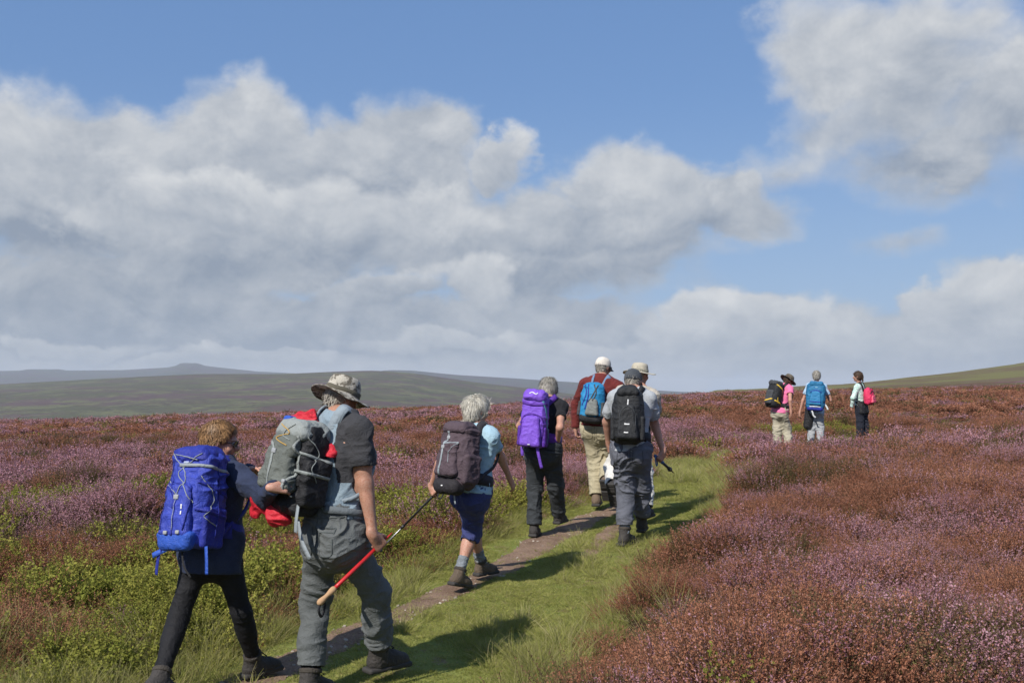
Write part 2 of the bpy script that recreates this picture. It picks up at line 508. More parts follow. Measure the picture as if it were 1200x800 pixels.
tag(o, 'narrow worn track of bare brown soil along the turf path', 'path', kind='structure')

# ------------------------------------------------------------------ distant hills


def hill(name, prof, Yc, Yfront, Yback, zbase, mat, label, seed, rough=0.05, nx=260, ny=70):
    px = np.array([p[0] for p in prof], float); py = np.array([p[1] for p in prof], float)
    X = np.linspace(px[0], px[-1], nx)
    # smooth the crest line
    yc = np.interp(X, px, py); ker = np.hanning(7); ker /= ker.sum()
    yc = np.convolve(np.pad(yc, 3, mode='edge'), ker, 'valid')
    zc = CAM[2] + Yc * (455 - yc) / F_PX
    T = np.concatenate([np.linspace(-1, 0, int(ny * .68)), np.linspace(0, 1, int(ny * .32) + 1)[1:]])
    rows = []
    for tt in T:
        Y = Yc + (Yc - Yfront) * tt if tt < 0 else Yc + (Yback - Yc) * tt
        s = (1 - abs(tt)) if tt < 0 else (1 - tt)
        prof_ = s ** 0.85 if tt < 0 else math.cos(tt * PI / 2)
        xw = (X - 600) / F_PX * Yc + (Y - Yc) * (X - 600) / F_PX * 0.6
        z = zbase + (zc - zbase) * prof_
        z = z + (n2(xw, xw * 0 + Y, 0.004, 4, seed) - .5) * (zc - zbase) * rough * 4 * (1 - prof_ ** 3)
        rows.append(np.stack([xw, np.full(nx, Y), z], -1))
    V = np.concatenate(rows); n = len(T)
    i, j = np.meshgrid(np.arange(n - 1), np.arange(nx - 1), indexing='ij')
    F = np.stack([i * nx + j, i * nx + j + 1, (i + 1) * nx + j + 1, (i + 1) * nx + j], -1).reshape(-1, 4)
    o = mesh_obj(name, V, F, mat)
    tag(o, label, 'hill', kind='structure')
    return o


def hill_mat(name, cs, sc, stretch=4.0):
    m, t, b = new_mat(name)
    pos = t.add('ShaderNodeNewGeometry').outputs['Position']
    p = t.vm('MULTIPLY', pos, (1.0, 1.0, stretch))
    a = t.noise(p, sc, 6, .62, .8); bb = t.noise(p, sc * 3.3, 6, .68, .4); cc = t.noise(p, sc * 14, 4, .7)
    c = t.mix(t.maprange(a, .42, .58), cs[0], cs[1])  # heath patchwork; its dark and bright contrast also paints in cloud shadow
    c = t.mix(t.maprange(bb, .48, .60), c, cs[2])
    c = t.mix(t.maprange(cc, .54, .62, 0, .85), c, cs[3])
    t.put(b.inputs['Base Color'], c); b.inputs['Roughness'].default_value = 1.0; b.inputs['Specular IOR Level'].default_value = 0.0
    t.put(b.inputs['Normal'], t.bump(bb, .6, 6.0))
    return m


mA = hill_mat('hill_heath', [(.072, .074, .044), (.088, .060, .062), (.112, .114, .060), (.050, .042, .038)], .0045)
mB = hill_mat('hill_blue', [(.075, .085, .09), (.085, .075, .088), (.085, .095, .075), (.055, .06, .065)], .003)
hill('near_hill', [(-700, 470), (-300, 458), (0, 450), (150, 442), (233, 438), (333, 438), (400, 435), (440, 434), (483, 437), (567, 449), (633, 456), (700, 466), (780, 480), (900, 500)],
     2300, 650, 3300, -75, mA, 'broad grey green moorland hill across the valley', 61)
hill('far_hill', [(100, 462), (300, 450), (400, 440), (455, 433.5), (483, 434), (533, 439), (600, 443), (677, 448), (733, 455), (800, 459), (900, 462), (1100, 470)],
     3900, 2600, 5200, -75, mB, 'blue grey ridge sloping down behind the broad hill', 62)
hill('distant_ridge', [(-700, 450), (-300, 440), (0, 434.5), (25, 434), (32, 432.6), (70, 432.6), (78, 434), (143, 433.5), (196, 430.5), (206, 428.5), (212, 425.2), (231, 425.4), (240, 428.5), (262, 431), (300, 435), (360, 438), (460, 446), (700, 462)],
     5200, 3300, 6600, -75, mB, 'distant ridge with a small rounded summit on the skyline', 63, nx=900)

# the air between: pale haze that the far hills fade into
m_haze = bpy.data.materials.new('haze_air'); m_haze.use_nodes = True
t = NT(m_haze.node_tree); m_haze.node_tree.nodes.clear()
o_ = t.add('ShaderNodeOutputMaterial'); v_ = t.add('ShaderNodeVolumePrincipled')
v_.inputs['Color'].default_value = (.86, .92, 1.0, 1); v_.inputs['Density'].default_value = 0.00011; v_.inputs['Anisotropy'].default_value = 0.0
t.l.new(v_.outputs[0], o_.inputs['Volume'])
x0, x1, y0, y1, z0, z1 = -16000, 16000, -16000, 16000, float(gz.min()) - 60, 150
bv = [(x, y, z) for z in (z0, z1) for y in (y0, y1) for x in (x0, x1)]
bf = [(0, 2, 3, 1), (4, 5, 7, 6), (0, 1, 5, 4), (2, 6, 7, 3), (0, 4, 6, 2), (1, 3, 7, 5)]
o = mesh_obj('haze', bv, bf, m_haze, smooth=False)
tag(o, 'thin pale blue haze filling the air over the valley', 'haze', kind='stuff')
# ------------------------------------------------------------------ ground plants (stuff): sprig meshes scattered over the moor


class QB:
    def __init__(self): self.v = []; self.f = []; self.m = []; self.n = 0
    def quads(self, P, mi):
        """P: (k,4,3)"""
        k = len(P)
        self.v.append(P.reshape(-1, 3))
        self.f.append(np.arange(k * 4).reshape(k, 4) + self.n); self.m.append(np.full(k, mi)); self.n += 4 * k
    def build(self, name, mats):
        me = bpy.data.meshes.new(name)
        V = np.concatenate(self.v); F = np.concatenate(self.f); M = np.concatenate(self.m)
        me.vertices.add(len(V)); me.vertices.foreach_set('co', V.astype(np.float32).ravel())
        me.loops.add(F.size); me.loops.foreach_set('vertex_index', F.astype(np.int32).ravel())
        me.polygons.add(len(F)); me.polygons.foreach_set('loop_start', np.arange(0, F.size, 4, dtype=np.int32))
        me.polygons.foreach_set('loop_total', np.full(len(F), 4, dtype=np.int32))
        for m in mats: me.materials.append(m)
        me.polygons.foreach_set('material_index', M.astype(np.int32)); me.update(calc_edges=True)
        return bpy.data.objects.new(name, me)


def rand_dirs(n, g):
    d = g.normal(size=(n, 3)); return d / np.linalg.norm(d, axis=1)[:, None]


def leaf_quads(C, D, L, Wd, g):
    """leaf-shaped quads (a kite) at C along D"""
    n = len(C)
    side = np.cross(D, rand_dirs(n, g)); side /= np.linalg.norm(side, axis=1)[:, None] + 1e-9
    L = np.broadcast_to(L, n)[:, None]; Wd = np.broadcast_to(Wd, n)[:, None]
    return np.stack([C, C + D * L * .5 + side * Wd, C + D * L, C + D * L * .5 - side * Wd], 1)


def sprigs(g, n, rad, hgt, lean):
    """n curved stems: returns base, direction, length and a point function"""
    a = g.random(n) * 2 * PI; r = rad * np.sqrt(g.random(n))
    base = np.stack([r * np.cos(a), r * np.sin(a), np.zeros(n)], 1)
    out = np.stack([np.cos(a), np.sin(a), np.zeros(n)], 1)
    ln = (r / rad) * lean + g.random(n) * .25
    d = np.array([0, 0, 1.0]) * np.cos(ln)[:, None] + out * np.sin(ln)[:, None] + g.normal(size=(n, 3)) * .10
    d /= np.linalg.norm(d, axis=1)[:, None]
    L = hgt * (0.65 + .5 * g.random(n)) * (1 - .25 * (r / rad) ** 2)
    curl = g.normal(size=(n, 3)) * .10 * L[:, None] + np.array([0, 0, .08]) * L[:, None]
    def pt(i, s): return base[i] + d[i] * (L[i] * s)[:, None] + curl[i] * (s * s)[:, None]
    return base, d, L, pt


def stems(q, n, pt, w, g, mi=0, s1=1.0):
    ii = np.arange(n)
    for s0, s2 in ((0, .5), (.5, s1)):
        p0 = pt(ii, np.full(n, s0)); p1 = pt(ii, np.full(n, s2))
        sd = np.cross(p1 - p0, rand_dirs(n, g)); sd /= np.linalg.norm(sd, axis=1)[:, None] + 1e-9
        q.quads(np.stack([p0 - sd * w, p0 + sd * w, p1 + sd * w * .6, p1 - sd * w * .6], 1), mi)


def clump(name, g, mats, n, rad, hgt, lean, per, leafL, leafW, s_lo, flower_from, up=.5, top=None, stemw=.0016):
    """a small bush; leaves below flower_from take slot 1, above it slot 2"""
    q = QB(); base, d, L, pt = sprigs(g, n, rad, hgt, lean)
    stems(q, n, pt, stemw, g)
    ii = np.repeat(np.arange(n), per); s = s_lo + (1 - s_lo) * g.random(n * per)
    C = pt(ii, s); D = rand_dirs(n * per, g) * (1 - up) + d[ii] * up; D /= np.linalg.norm(D, axis=1)[:, None] + 1e-9
    C = C + rand_dirs(n * per, g) * leafW * .8
    lf = leaf_quads(C, D, leafL * (.7 + .6 * g.random(len(C))), leafW * (.7 + .6 * g.random(len(C))), g)
    ff = flower_from + (g.random(n)[ii] - .5) * .25
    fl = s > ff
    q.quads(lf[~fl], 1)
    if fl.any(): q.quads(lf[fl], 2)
    return q.build(name, mats)


m_stem = leaf_mat('heather_stem', (.050, .030, .020), (.095, .060, .040), 0.0)
m_pink = leaf_mat('heather_bloom', (.37, .165, .19), (.55, .315, .355), .35, .35, c3=(.62, .46, .52), c3at=.66)
m_lfh = leaf_mat('heather_leaf', (.085, .085, .032), (.20, .125, .070), .25, .5)
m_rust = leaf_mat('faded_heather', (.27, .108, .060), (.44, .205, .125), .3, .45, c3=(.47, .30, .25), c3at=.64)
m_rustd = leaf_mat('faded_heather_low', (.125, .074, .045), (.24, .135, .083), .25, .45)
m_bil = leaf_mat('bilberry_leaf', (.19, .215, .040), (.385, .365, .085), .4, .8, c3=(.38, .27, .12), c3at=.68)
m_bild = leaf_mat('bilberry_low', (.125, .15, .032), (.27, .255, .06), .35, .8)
m_dark = leaf_mat('dark_heath_leaf', (.075, .082, .028), (.16, .15, .055), .25, .6)
m_gr = leaf_mat('grass_blade', (.22, .24, .055), (.39, .385, .12), .4, .9)
m_gry = leaf_mat('grass_straw', (.27, .25, .095), (.43, .38, .19), .4, .9)

g = np.random.default_rng(11)
LODS = [dict(n=120, per=24, L=.0125, W=.0034, sw=.0012), dict(n=76, per=13, L=.022, W=.0066, sw=.0022), dict(n=40, per=9, L=.046, W=.013, sw=.004)]


def species(nm, kind, nv):
    coll = bpy.data.collections.new(nm + ' sprigs')
    for lod, p in enumerate(LODS):
        for k in range(nv):
            name = '%s_%d%d' % (nm, lod, k)
            if kind == 'pink':
                o = clump(name, g, [m_stem, m_lfh, m_pink], p['n'], .16, .30, .75, p['per'], p['L'], p['W'], .30, .66, .45, stemw=p['sw'])
            elif kind == 'rust':
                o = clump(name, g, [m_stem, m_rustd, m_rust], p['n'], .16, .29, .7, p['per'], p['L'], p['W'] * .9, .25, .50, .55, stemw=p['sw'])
            elif kind == 'dark':
                o = clump(name, g, [m_stem, m_dark, m_lfh], p['n'], .17, .31, .8, p['per'], p['L'], p['W'], .2, .72, .5, stemw=p['sw'])
            else:
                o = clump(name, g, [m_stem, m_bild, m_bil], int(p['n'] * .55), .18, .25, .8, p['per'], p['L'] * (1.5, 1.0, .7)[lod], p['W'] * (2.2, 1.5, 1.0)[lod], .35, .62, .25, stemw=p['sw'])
            coll.objects.link(o)
    return coll


def grass_tuft(name, g, n, rad, hgt, lean, w, mats, straw=.15, nseg=3):
    q = QB(); base, d, L, pt = sprigs(g, n, rad, hgt, lean)
    bend = rand_dirs(n, g) * np.array([1, 1, .1]) * (L * .45)[:, None]
    mi = (g.random(n) < straw).astype(int)
    sd = np.cross(d, rand_dirs(n, g)); sd /= np.linalg.norm(sd, axis=1)[:, None] + 1e-9
    ii = np.arange(n); P = []
    for k in range(nseg + 1):
        s = np.full(n, k / nseg); P.append(pt(ii, s) + bend * (s * s)[:, None] - np.array([0, 0, .25]) * (L * s * s * .6)[:, None])
    for k in range(nseg):
        w0 = w * (1 - k / nseg * .8); w1 = w * (1 - (k + 1) / nseg * .8)
        Q = np.stack([P[k] - sd * w0, P[k] + sd * w0, P[k + 1] + sd * w1, P[k + 1] - sd * w1], 1)
        for mm in (0, 1):
            if (mi == mm).any(): q.quads(Q[mi == mm], mm)
    return q.build(name, mats)


def scatter(name, coll, P, scale, idx, label, cat, tilt=.18, flat=None):
    n = len(P)
    me = bpy.data.meshes.new(name)
    me.vertices.add(n); me.vertices.foreach_set('co', P.astype(np.float32).ravel())
    a = me.attributes.new('sc', 'FLOAT_VECTOR', 'POINT')
    sc = np.stack([scale, scale, scale * (1 if flat is None else flat)], 1); a.data.foreach_set('vector', sc.astype(np.float32).ravel())
    a = me.attributes.new('rot', 'FLOAT_VECTOR', 'POINT')
    r = np.stack([g.normal(size=n) * tilt, g.normal(size=n) * tilt, g.random(n) * 2 * PI], 1); a.data.foreach_set('vector', r.astype(np.float32).ravel())
    a = me.attributes.new('pick', 'INT', 'POINT'); a.data.foreach_set('value', idx.astype(np.int32))
    me.update()
    o = bpy.data.objects.new(name, me); link(o)
    ng = bpy.data.node_groups.new(name + ' scatter', 'GeometryNodeTree')
    ng.interface.new_socket(name='Geometry', in_out='INPUT', socket_type='NodeSocketGeometry')
    ng.interface.new_socket(name='Geometry', in_out='OUTPUT', socket_type='NodeSocketGeometry')
    N = ng.nodes; L = ng.links
    gi = N.new('NodeGroupInput'); go = N.new('NodeGroupOutput')
    ip = N.new('GeometryNodeInstanceOnPoints'); ci = N.new('GeometryNodeCollectionInfo')
    ci.inputs['Collection'].default_value = coll; ci.inputs['Separate Children'].default_value = True; ci.inputs['Reset Children'].default_value = True
    def na(nm, tp):
        x = N.new('GeometryNodeInputNamedAttribute'); x.data_type = tp; x.inputs['Name'].default_value = nm
        return [s for s in x.outputs if s.enabled and s.name == 'Attribute'][0]
    e2r = N.new('FunctionNodeEulerToRotation')
    L.new(na('rot', 'FLOAT_VECTOR'), e2r.inputs[0])
    L.new(gi.outputs[0], ip.inputs['Points']); L.new(ci.outputs[0], ip.inputs['Instance'])
    ip.inputs['Pick Instance'].default_value = True
    L.new(na('pick', 'INT'), ip.inputs['Instance Index']); L.new(e2r.outputs[0], ip.inputs['Rotation']); L.new(na('sc', 'FLOAT_VECTOR'), ip.inputs['Scale'])
    L.new(ip.outputs[0], go.inputs[0])
    md = o.modifiers.new('scatter', 'NODES'); md.node_group = ng
    tag(o, label, cat, kind='stuff')
    return o


NV = 4
CO = {k: species(nm, k, NV) for nm, k in (('flowering_heather', 'pink'), ('faded_heather', 'rust'), ('dark_heath', 'dark'), ('bilberry', 'bil'))}
# sample points over the view sector, denser where near
PTS = []
for r0, r1, dens in ((2.2, 8, 62), (8, 15, 48), (15, 34, 27), (34, 62, 11), (62, 105, 5.5)):
    half = math.radians(36 if r0 > 8 else 42)
    n = int(half * (r1 * r1 - r0 * r0) * dens)
    r = np.sqrt(r0 * r0 + (r1 * r1 - r0 * r0) * g.random(n)); a = (g.random(n) * 2 - 1) * half
    PTS.append(np.stack([r * np.sin(a), r * np.cos(a)], 1))
PTS = np.concatenate(PTS); px, py_ = PTS[:, 0], PTS[:, 1]; R_ = np.hypot(px, py_)
dpath = on_path(px, py_) + (n2(px, py_, 1.6, 3, 71) - .5) * .45
keep = (dpath < -.02) | (py_ > 27)
px, py_, R_, dpath = px[keep], py_[keep], R_[keep], dpath[keep]
left = px < .5 * (edgeL(py_) + edgeR(py_))
# which plant grows where
u = g.random(len(px))
nz = n2(px, py_, .42, 4, 81); nz2 = n2(px, py_, .8, 4, 82); nz3 = n2(px, py_, .26, 4, 83); nzb = n2(px, py_, .10, 3, 84)
pinkw = np.where(left, sstep(.42, .60, nz), sstep(.50, .60, n2(px, py_, .75, 3, 88)) * .50 + .04)
pinkw = np.where(left & (R_ > 11.5), sstep(.40, .56, .6 * nz + .4 * nzb) * .85, pinkw)
pinkw = np.where(~left & (R_ > 18), sstep(.47, .60, .6 * nz + .4 * nzb) * .75, pinkw)
bilw = np.where(left, sstep(.36, .52, nz2 + .34 * (1 - sstep(7.6, 10.4, R_)) * sstep(-1.6, -3.0, px - .12 * py_) - .05), sstep(.60, .68, nz2) * .03)
bilw = np.where(left & (R_ < 12) & (px > -2.6 + .12 * py_), np.maximum(bilw * .8, sstep(.44, .56, nz2) * .8), bilw) * np.where(left, .42 + .58 * sstep(.40, .52, n2(px, py_, 1.7, 3, 87)), 1)
bilw = np.where(R_ > 10.8, sstep(.55, .66, nz3) * .8, bilw)
bilw = np.where(R_ > 30, bilw * .45, bilw)
darkn = n2(px, py_, .95, 3, 85)
darkw = sstep(.575, .63, darkn) * 1.3
pinkw = np.where(left & (R_ < 10.5), pinkw * .12, pinkw)
kind = np.where(u < darkw * .5, 2, np.where(g.random(len(px)) < bilw, 3, np.where(g.random(len(px)) < pinkw * .92, 0, 1)))
# the banks close beside the turf are browner and shaggier
nearp = (-dpath < .5) & (py_ < 25)
kind = np.where(nearp & (kind == 0) & (g.random(len(px)) < .65), 1, kind)
lod = np.where(R_ < 15 + g.random(len(px)) * 2, 0, np.where(R_ < 36, 1, 2))
scl = np.where(lod == 0, .95, np.where(lod == 1, 1.05, 1.35)) * (.72 + .55 * g.random(len(px))) * (.42 + 1.08 * (n2(px, py_, 1.5, 2, 86) - .08))
scl = scl * (1 + .12 * sstep(.58, .66, darkn)) * np.where(left & (R_ < 13), .75 + .6 * n2(px, py_, 2.0, 2, 89), 1) * np.where(kind == 0, 1.05, 1.0)
scl = scl * np.clip(.62 + (-dpath) * .8, .62, 1.0)
gapn = n2(px, py_, 2.1, 2, 94)
# hollows: keep the moor's surface lumpy
zz = ground(px, py_) - .03
PP = np.stack([px, py_, zz], 1)
names = [('flowering_heather', 'pink', 'heather in pale purple bloom covering the moor in patches', 'heather'),
         ('faded_heather', 'rust', 'rusty brown faded heather covering the banks beside the path', 'heather'),
         ('dark_heath', 'dark', 'dark green heather bushes scattered between the blooming patches', 'heather'),
         ('bilberry', 'bil', 'bright green bilberry growing low at the left of the path', 'bilberry')]
for k, (nm, kk, lab, cat) in enumerate(names):
    s = (kind == k) & ((gapn > .27) | (R_ > 30) | (g.random(len(px)) < .25))
    scatter(nm, CO[kk], PP[s], scl[s], lod[s] * NV + g.integers(0, NV, s.sum()), lab, cat, flat=np.where(R_[s] > 34, .5, .9))

# turf: short grazed grass, with longer pale grass along the edges
gc = bpy.data.collections.new('grass tufts')
for k in range(4): gc.objects.link(grass_tuft('grass_0%d' % k, g, 60, .060, .024, 1.15, .0016, [m_gr, m_gry], .16, 2))
for k in range(4): gc.objects.link(grass_tuft('grass_1%d' % k, g, 60, .065, .12, .85, .0017, [m_gr, m_gry], .35, 3))
for k in range(3): gc.objects.link(grass_tuft('grass_2%d' % k, g, 60, .09, .27, .6, .0020, [m_gry, m_gr], .45, 4))
n = 70000
yy = 2.6 + 23 * g.random(n) ** 1.35; xx = edgeL(yy) - .25 + (edgeR(yy) - edgeL(yy) + .5) * g.random(n)
dd = dirt(xx, yy); ok = (dd < -.03) | (g.random(n) < .07) | ((dd < .07) & (g.random(n) < .45))
thin = n2(xx, yy, 2.0, 3, 91); ok &= g.random(n) < sstep(.30, .50, thin) + .22
xx, yy = xx[ok], yy[ok]
e = on_path(xx, yy)
longg = g.random(len(xx)) < (1 - sstep(-.20, .04, e + (n2(xx, yy, 1.5, 3, 92) - .5) * .3)) * .4
tuft = g.random(len(xx)) < .05 * sstep(.5, .65, n2(xx, yy, 1.2, 3, 93))
idx = np.where(longg | tuft, 4 + g.integers(0, 4, len(xx)), g.integers(0, 4, len(xx)))
sc = np.where(yy > 13, 1.5, 1.0) * (.7 + .7 * g.random(len(xx)))
P1 = np.stack([xx, yy, ground(xx, yy) + .012], 1)
# long tufts: bottom left beside the trodden way, along the right bank, and in the hollow by the far bend
P2 = []
for (cx, cy, sx, sy, m) in ((-2.85, 5.5, .55, .6, 700), (.12, 6.2, .14, .9, 190), (1.0, 8.4, .15, .9, 110), (-1.85, 7.0, .2, .6, 90), (3.7, 15.6, .2, .9, 90), (5.4, 20.5, .5, 1.0, 120), (-.98, 8.5, .08, .5, 40), (1.0, 13.0, .2, .6, 40)):
    P2.append(np.stack([cx + g.normal(size=m) * sx, cy + g.normal(size=m) * sy], 1))
P2 = np.concatenate(P2)
dk = dirt(P2[:, 0], P2[:, 1]) < -.08; inner = on_path(P2[:, 0], P2[:, 1]) < .25
P2 = P2[dk & inner]
P2 = np.concatenate([P2, ground(P2[:, 0], P2[:, 1])[:, None]], 1)
i2 = np.where(g.random(len(P2)) < .55, 4 + g.integers(0, 4, len(P2)), 8 + g.integers(0, 3, len(P2)))
s2 = .55 + .6 * g.random(len(P2))
scatter('grass', gc, np.vstack([P1, P2]), np.concatenate([sc, s2]), np.concatenate([idx, i2]), 'short green grass of the path with pale longer tufts along its edges', 'grass', tilt=.12)

# small stones bedded in the bare soil
gp = bpy.data.collections.new('pebbles')
m_peb = leaf_mat('gritstone', (.20, .17, .14), (.42, .37, .31), 0.0)
for k in range(4):
    bmesh_v = []; a = np.linspace(0, 2 * PI, 9)[:-1]
    rings = [(0.35, -.5), (.9, -.25), (1.0, .1), (.75, .42), (.25, .6)]
    V = np.concatenate([np.stack([np.cos(a) * r_, np.sin(a) * r_ * .75, np.full(8, z_)], 1) for r_, z_ in rings]) * (.75 + .5 * g.random((40, 1)))
    Q = [[i * 8 + j, i * 8 + (j + 1) % 8, (i + 1) * 8 + (j + 1) % 8, (i + 1) * 8 + j] for i in range(4) for j in range(8)] + [[32, 33, 34, 35], [32, 35, 36, 39], [36, 37, 38, 39]]
    me = bpy.data.meshes.new('pebble_%d' % k); me.from_pydata([tuple(v) for v in V], [], Q); me.materials.append(m_peb); me.update()
    gp.objects.link(bpy.data.objects.new('pebble_%d' % k, me))
yy = 4 + 12 * g.random(5000); xx = np.interp(yy, DY, DX) + g.normal(size=5000) * .35
ok = (dirt(xx, yy) > -.03) & (g.random(5000) < .35); xx, yy = xx[ok], yy[ok]
scatter('pebbles', gp, np.stack([xx, yy, ground(xx, yy) + .026], 1), .004 + .016 * g.random(len(xx)) ** 3, g.integers(0, 4, len(xx)), 'small pale stones bedded in the bare soil of the track', 'pebbles', tilt=.3)
# ------------------------------------------------------------------ implicit surfaces meshed by surface nets


class Field:
    def __init__(self, lo, hi, h):
        self.lo = np.asarray(lo, float); self.h = h
        self.n = np.maximum(4, np.ceil((np.asarray(hi) - self.lo) / h).astype(int) + 1)
        self.D = np.full(self.n, 0.5, np.float32)
        self.ax = [(self.lo[i] + h * np.arange(self.n[i])).astype(np.float32) for i in range(3)]

    def box(self, lo, hi):
        i0 = np.clip(np.floor((np.asarray(lo) - self.lo) / self.h).astype(int), 0, self.n)
        i1 = np.clip(np.ceil((np.asarray(hi) - self.lo) / self.h).astype(int) + 1, 0, self.n)
        if (i1 <= i0).any(): return None, None
        sl = tuple(slice(a, b) for a, b in zip(i0, i1))
        X = self.ax[0][sl[0]][:, None, None]; Y = self.ax[1][sl[1]][None, :, None]; Z = self.ax[2][sl[2]][None, None, :]
        return sl, (X, Y, Z)

    def comb(self, sl, d, k, op):
        E = self.D[sl]
        if op == 'u':
            if k > 0:
                h = np.maximum(k - np.abs(E - d), 0) / k
                self.D[sl] = np.minimum(E, d) - h * h * k * .25
            else: self.D[sl] = np.minimum(E, d)
        elif op == 's':
            d = -d
            if k > 0:
                h = np.maximum(k - np.abs(E - d), 0) / k
                self.D[sl] = np.maximum(E, d) + h * h * k * .25
            else: self.D[sl] = np.maximum(E, d)

    def cone(self, a, b, ra, rb, k=0.02, op='u', flat=None, cuts=(), mid=None):
        """tapered capsule; flat=(axis, factor) squashes it along axis; cuts=[(point, normal)] keep the side behind the normal; mid=(t, extra) bulge"""
        a = np.asarray(a, float); b = np.asarray(b, float)
        m = max(ra, rb) + (mid[1] if mid else 0) + k + 3 * self.h
        sl, q = self.box(np.minimum(a, b) - m, np.maximum(a, b) + m)
        if sl is None: return
        X, Y, Z = q[0] - a[0], q[1] - a[1], q[2] - a[2]
        ba = b - a; L2 = max(float(ba @ ba), 1e-9)
        dt = X * ba[0] + Y * ba[1] + Z * ba[2]
        pa2 = X * X + Y * Y + Z * Z
        if flat is not None:
            n, f = flat
            pn = X * n[0] + Y * n[1] + Z * n[2]
            pa2 = pa2 + (f * f - 1) * pn * pn
        tt = np.clip(dt / L2, 0, 1)
        r = ra + (rb - ra) * tt
        if mid is not None: r = r + mid[1] * np.exp(-((tt - mid[0]) / .22) ** 2)
        d = np.sqrt(np.maximum(pa2 - 2 * tt * dt + tt * tt * L2, 0)) - r
        if flat is not None and flat[1] > 1: d = d / (1 + .5 * (flat[1] - 1))
        for (p, n) in cuts:
            p = np.asarray(p); n = nrm(n)
            d = np.maximum(d, (q[0] - p[0]) * n[0] + (q[1] - p[1]) * n[1] + (q[2] - p[2]) * n[2])
        self.comb(sl, d, k, op)

    def loc(self, c, fr, m):
        e = np.full(3, m)
        sl, q = self.box(np.asarray(c) - e, np.asarray(c) + e)
        if sl is None: return None, None
        X, Y, Z = q[0] - c[0], q[1] - c[1], q[2] - c[2]
        return sl, [X * a[0] + Y * a[1] + Z * a[2] for a in fr]

    def ell(self, c, fr, rad, k=0.02, op='u', cuts=()):
        """ellipsoid in the frame fr (three unit axes)"""
        rad = np.asarray(rad, float)
        sl, p = self.loc(c, fr, rad.max() + k + 3 * self.h)
        if sl is None: return
        k0 = np.sqrt(sum((p[i] / rad[i]) ** 2 for i in range(3)))
        k1 = np.sqrt(sum((p[i] / rad[i] ** 2) ** 2 for i in range(3))) + 1e-6
        d = k0 * (k0 - 1) / k1
        for (pp, n) in cuts:
            n = nrm(n); s = [float(np.dot(n, a)) for a in fr]; o = float(np.dot(np.asarray(pp) - np.asarray(c), n))
            d = np.maximum(d, p[0] * s[0] + p[1] * s[1] + p[2] * s[2] - o)
        self.comb(sl, d, k, op)

    def rbox(self, c, fr, half, r, k=0.01, op='u', taper=(1, 1, 1, 1), bulge=0.0):
        """rounded box; taper=(x at -z, x at +z, y at -z, y at +z); bulge swells the middle"""
        half = np.asarray(half, float)
        sl, p = self.loc(c, fr, np.linalg.norm(half * max(max(taper), 1)) + k + 3 * self.h + bulge)
        if sl is None: return
        t = np.clip(p[2] / half[2] * .5 + .5, 0, 1)
        hx = half[0] * (taper[0] + (taper[1] - taper[0]) * t); hy = half[1] * (taper[2] + (taper[3] - taper[2]) * t)
        if bulge:
            b_ = bulge * np.clip(1 - (2 * t - 1) ** 2, 0, 1); hx = hx + b_ * .6; hy = hy + b_ * np.clip(1 - (p[0] / half[0]) ** 2, 0, 1)
        q = [np.abs(p[0]) - hx + r, np.abs(p[1]) - hy + r, np.abs(p[2]) - half[2] + r]
        d = np.sqrt(sum(np.maximum(x, 0) ** 2 for x in q)) + np.minimum(np.maximum(np.maximum(q[0], q[1]), q[2]), 0) - r
        self.comb(sl, d, k, op)

    def cut(self, p, n, region=None):
        """remove everything in front of the plane; region=(centre, radius) keeps it local"""
        n = nrm(n); p = np.asarray(p, float)
        if region is None: lo, hi = self.lo, self.lo + self.h * self.n
        else: lo, hi = np.asarray(region[0]) - region[1], np.asarray(region[0]) + region[1]
        sl, q = self.box(lo, hi)
        if sl is None: return
        d = (q[0] - p[0]) * n[0] + (q[1] - p[1]) * n[1] + (q[2] - p[2]) * n[2]
        self.D[sl] = np.maximum(self.D[sl], d)

    def mesh(self):
        D = self.D
        for ax in range(3):      # close at the border
            s = [slice(None)] * 3; s[ax] = 0; D[tuple(s)] = np.maximum(D[tuple(s)], self.h)
            s[ax] = -1; D[tuple(s)] = np.maximum(D[tuple(s)], self.h)
        I = D < 0
        c = np.zeros(np.array(D.shape) - 1, np.uint8)
        offs = [(a, b_, e) for a in (0, 1) for b_ in (0, 1) for e in (0, 1)]
        n = c.shape
        for o in offs: c += I[o[0]:o[0] + n[0], o[1]:o[1] + n[1], o[2]:o[2] + n[2]]
        act = (c > 0) & (c < 8)
        idx = np.full(n, -1, np.int32)
        ii = np.argwhere(act); idx[act] = np.arange(len(ii))
        val = np.stack([D[ii[:, 0] + o[0], ii[:, 1] + o[1], ii[:, 2] + o[2]] for o in offs], 1)
        P = np.zeros((len(ii), 3)); C = np.zeros(len(ii))
        O = np.array(offs, float)
        for a in range(8):
            for b_ in range(a + 1, 8):
                if np.abs(O[a] - O[b_]).sum() != 1: continue
                va, vb = val[:, a], val[:, b_]; m = (va < 0) != (vb < 0)
                t = va[m] / (va[m] - vb[m])
                P[m] += O[a] + t[:, None] * (O[b_] - O[a]); C[m] += 1
        P /= C[:, None]
        V = self.lo + self.h * (ii + P)
        Fs = []
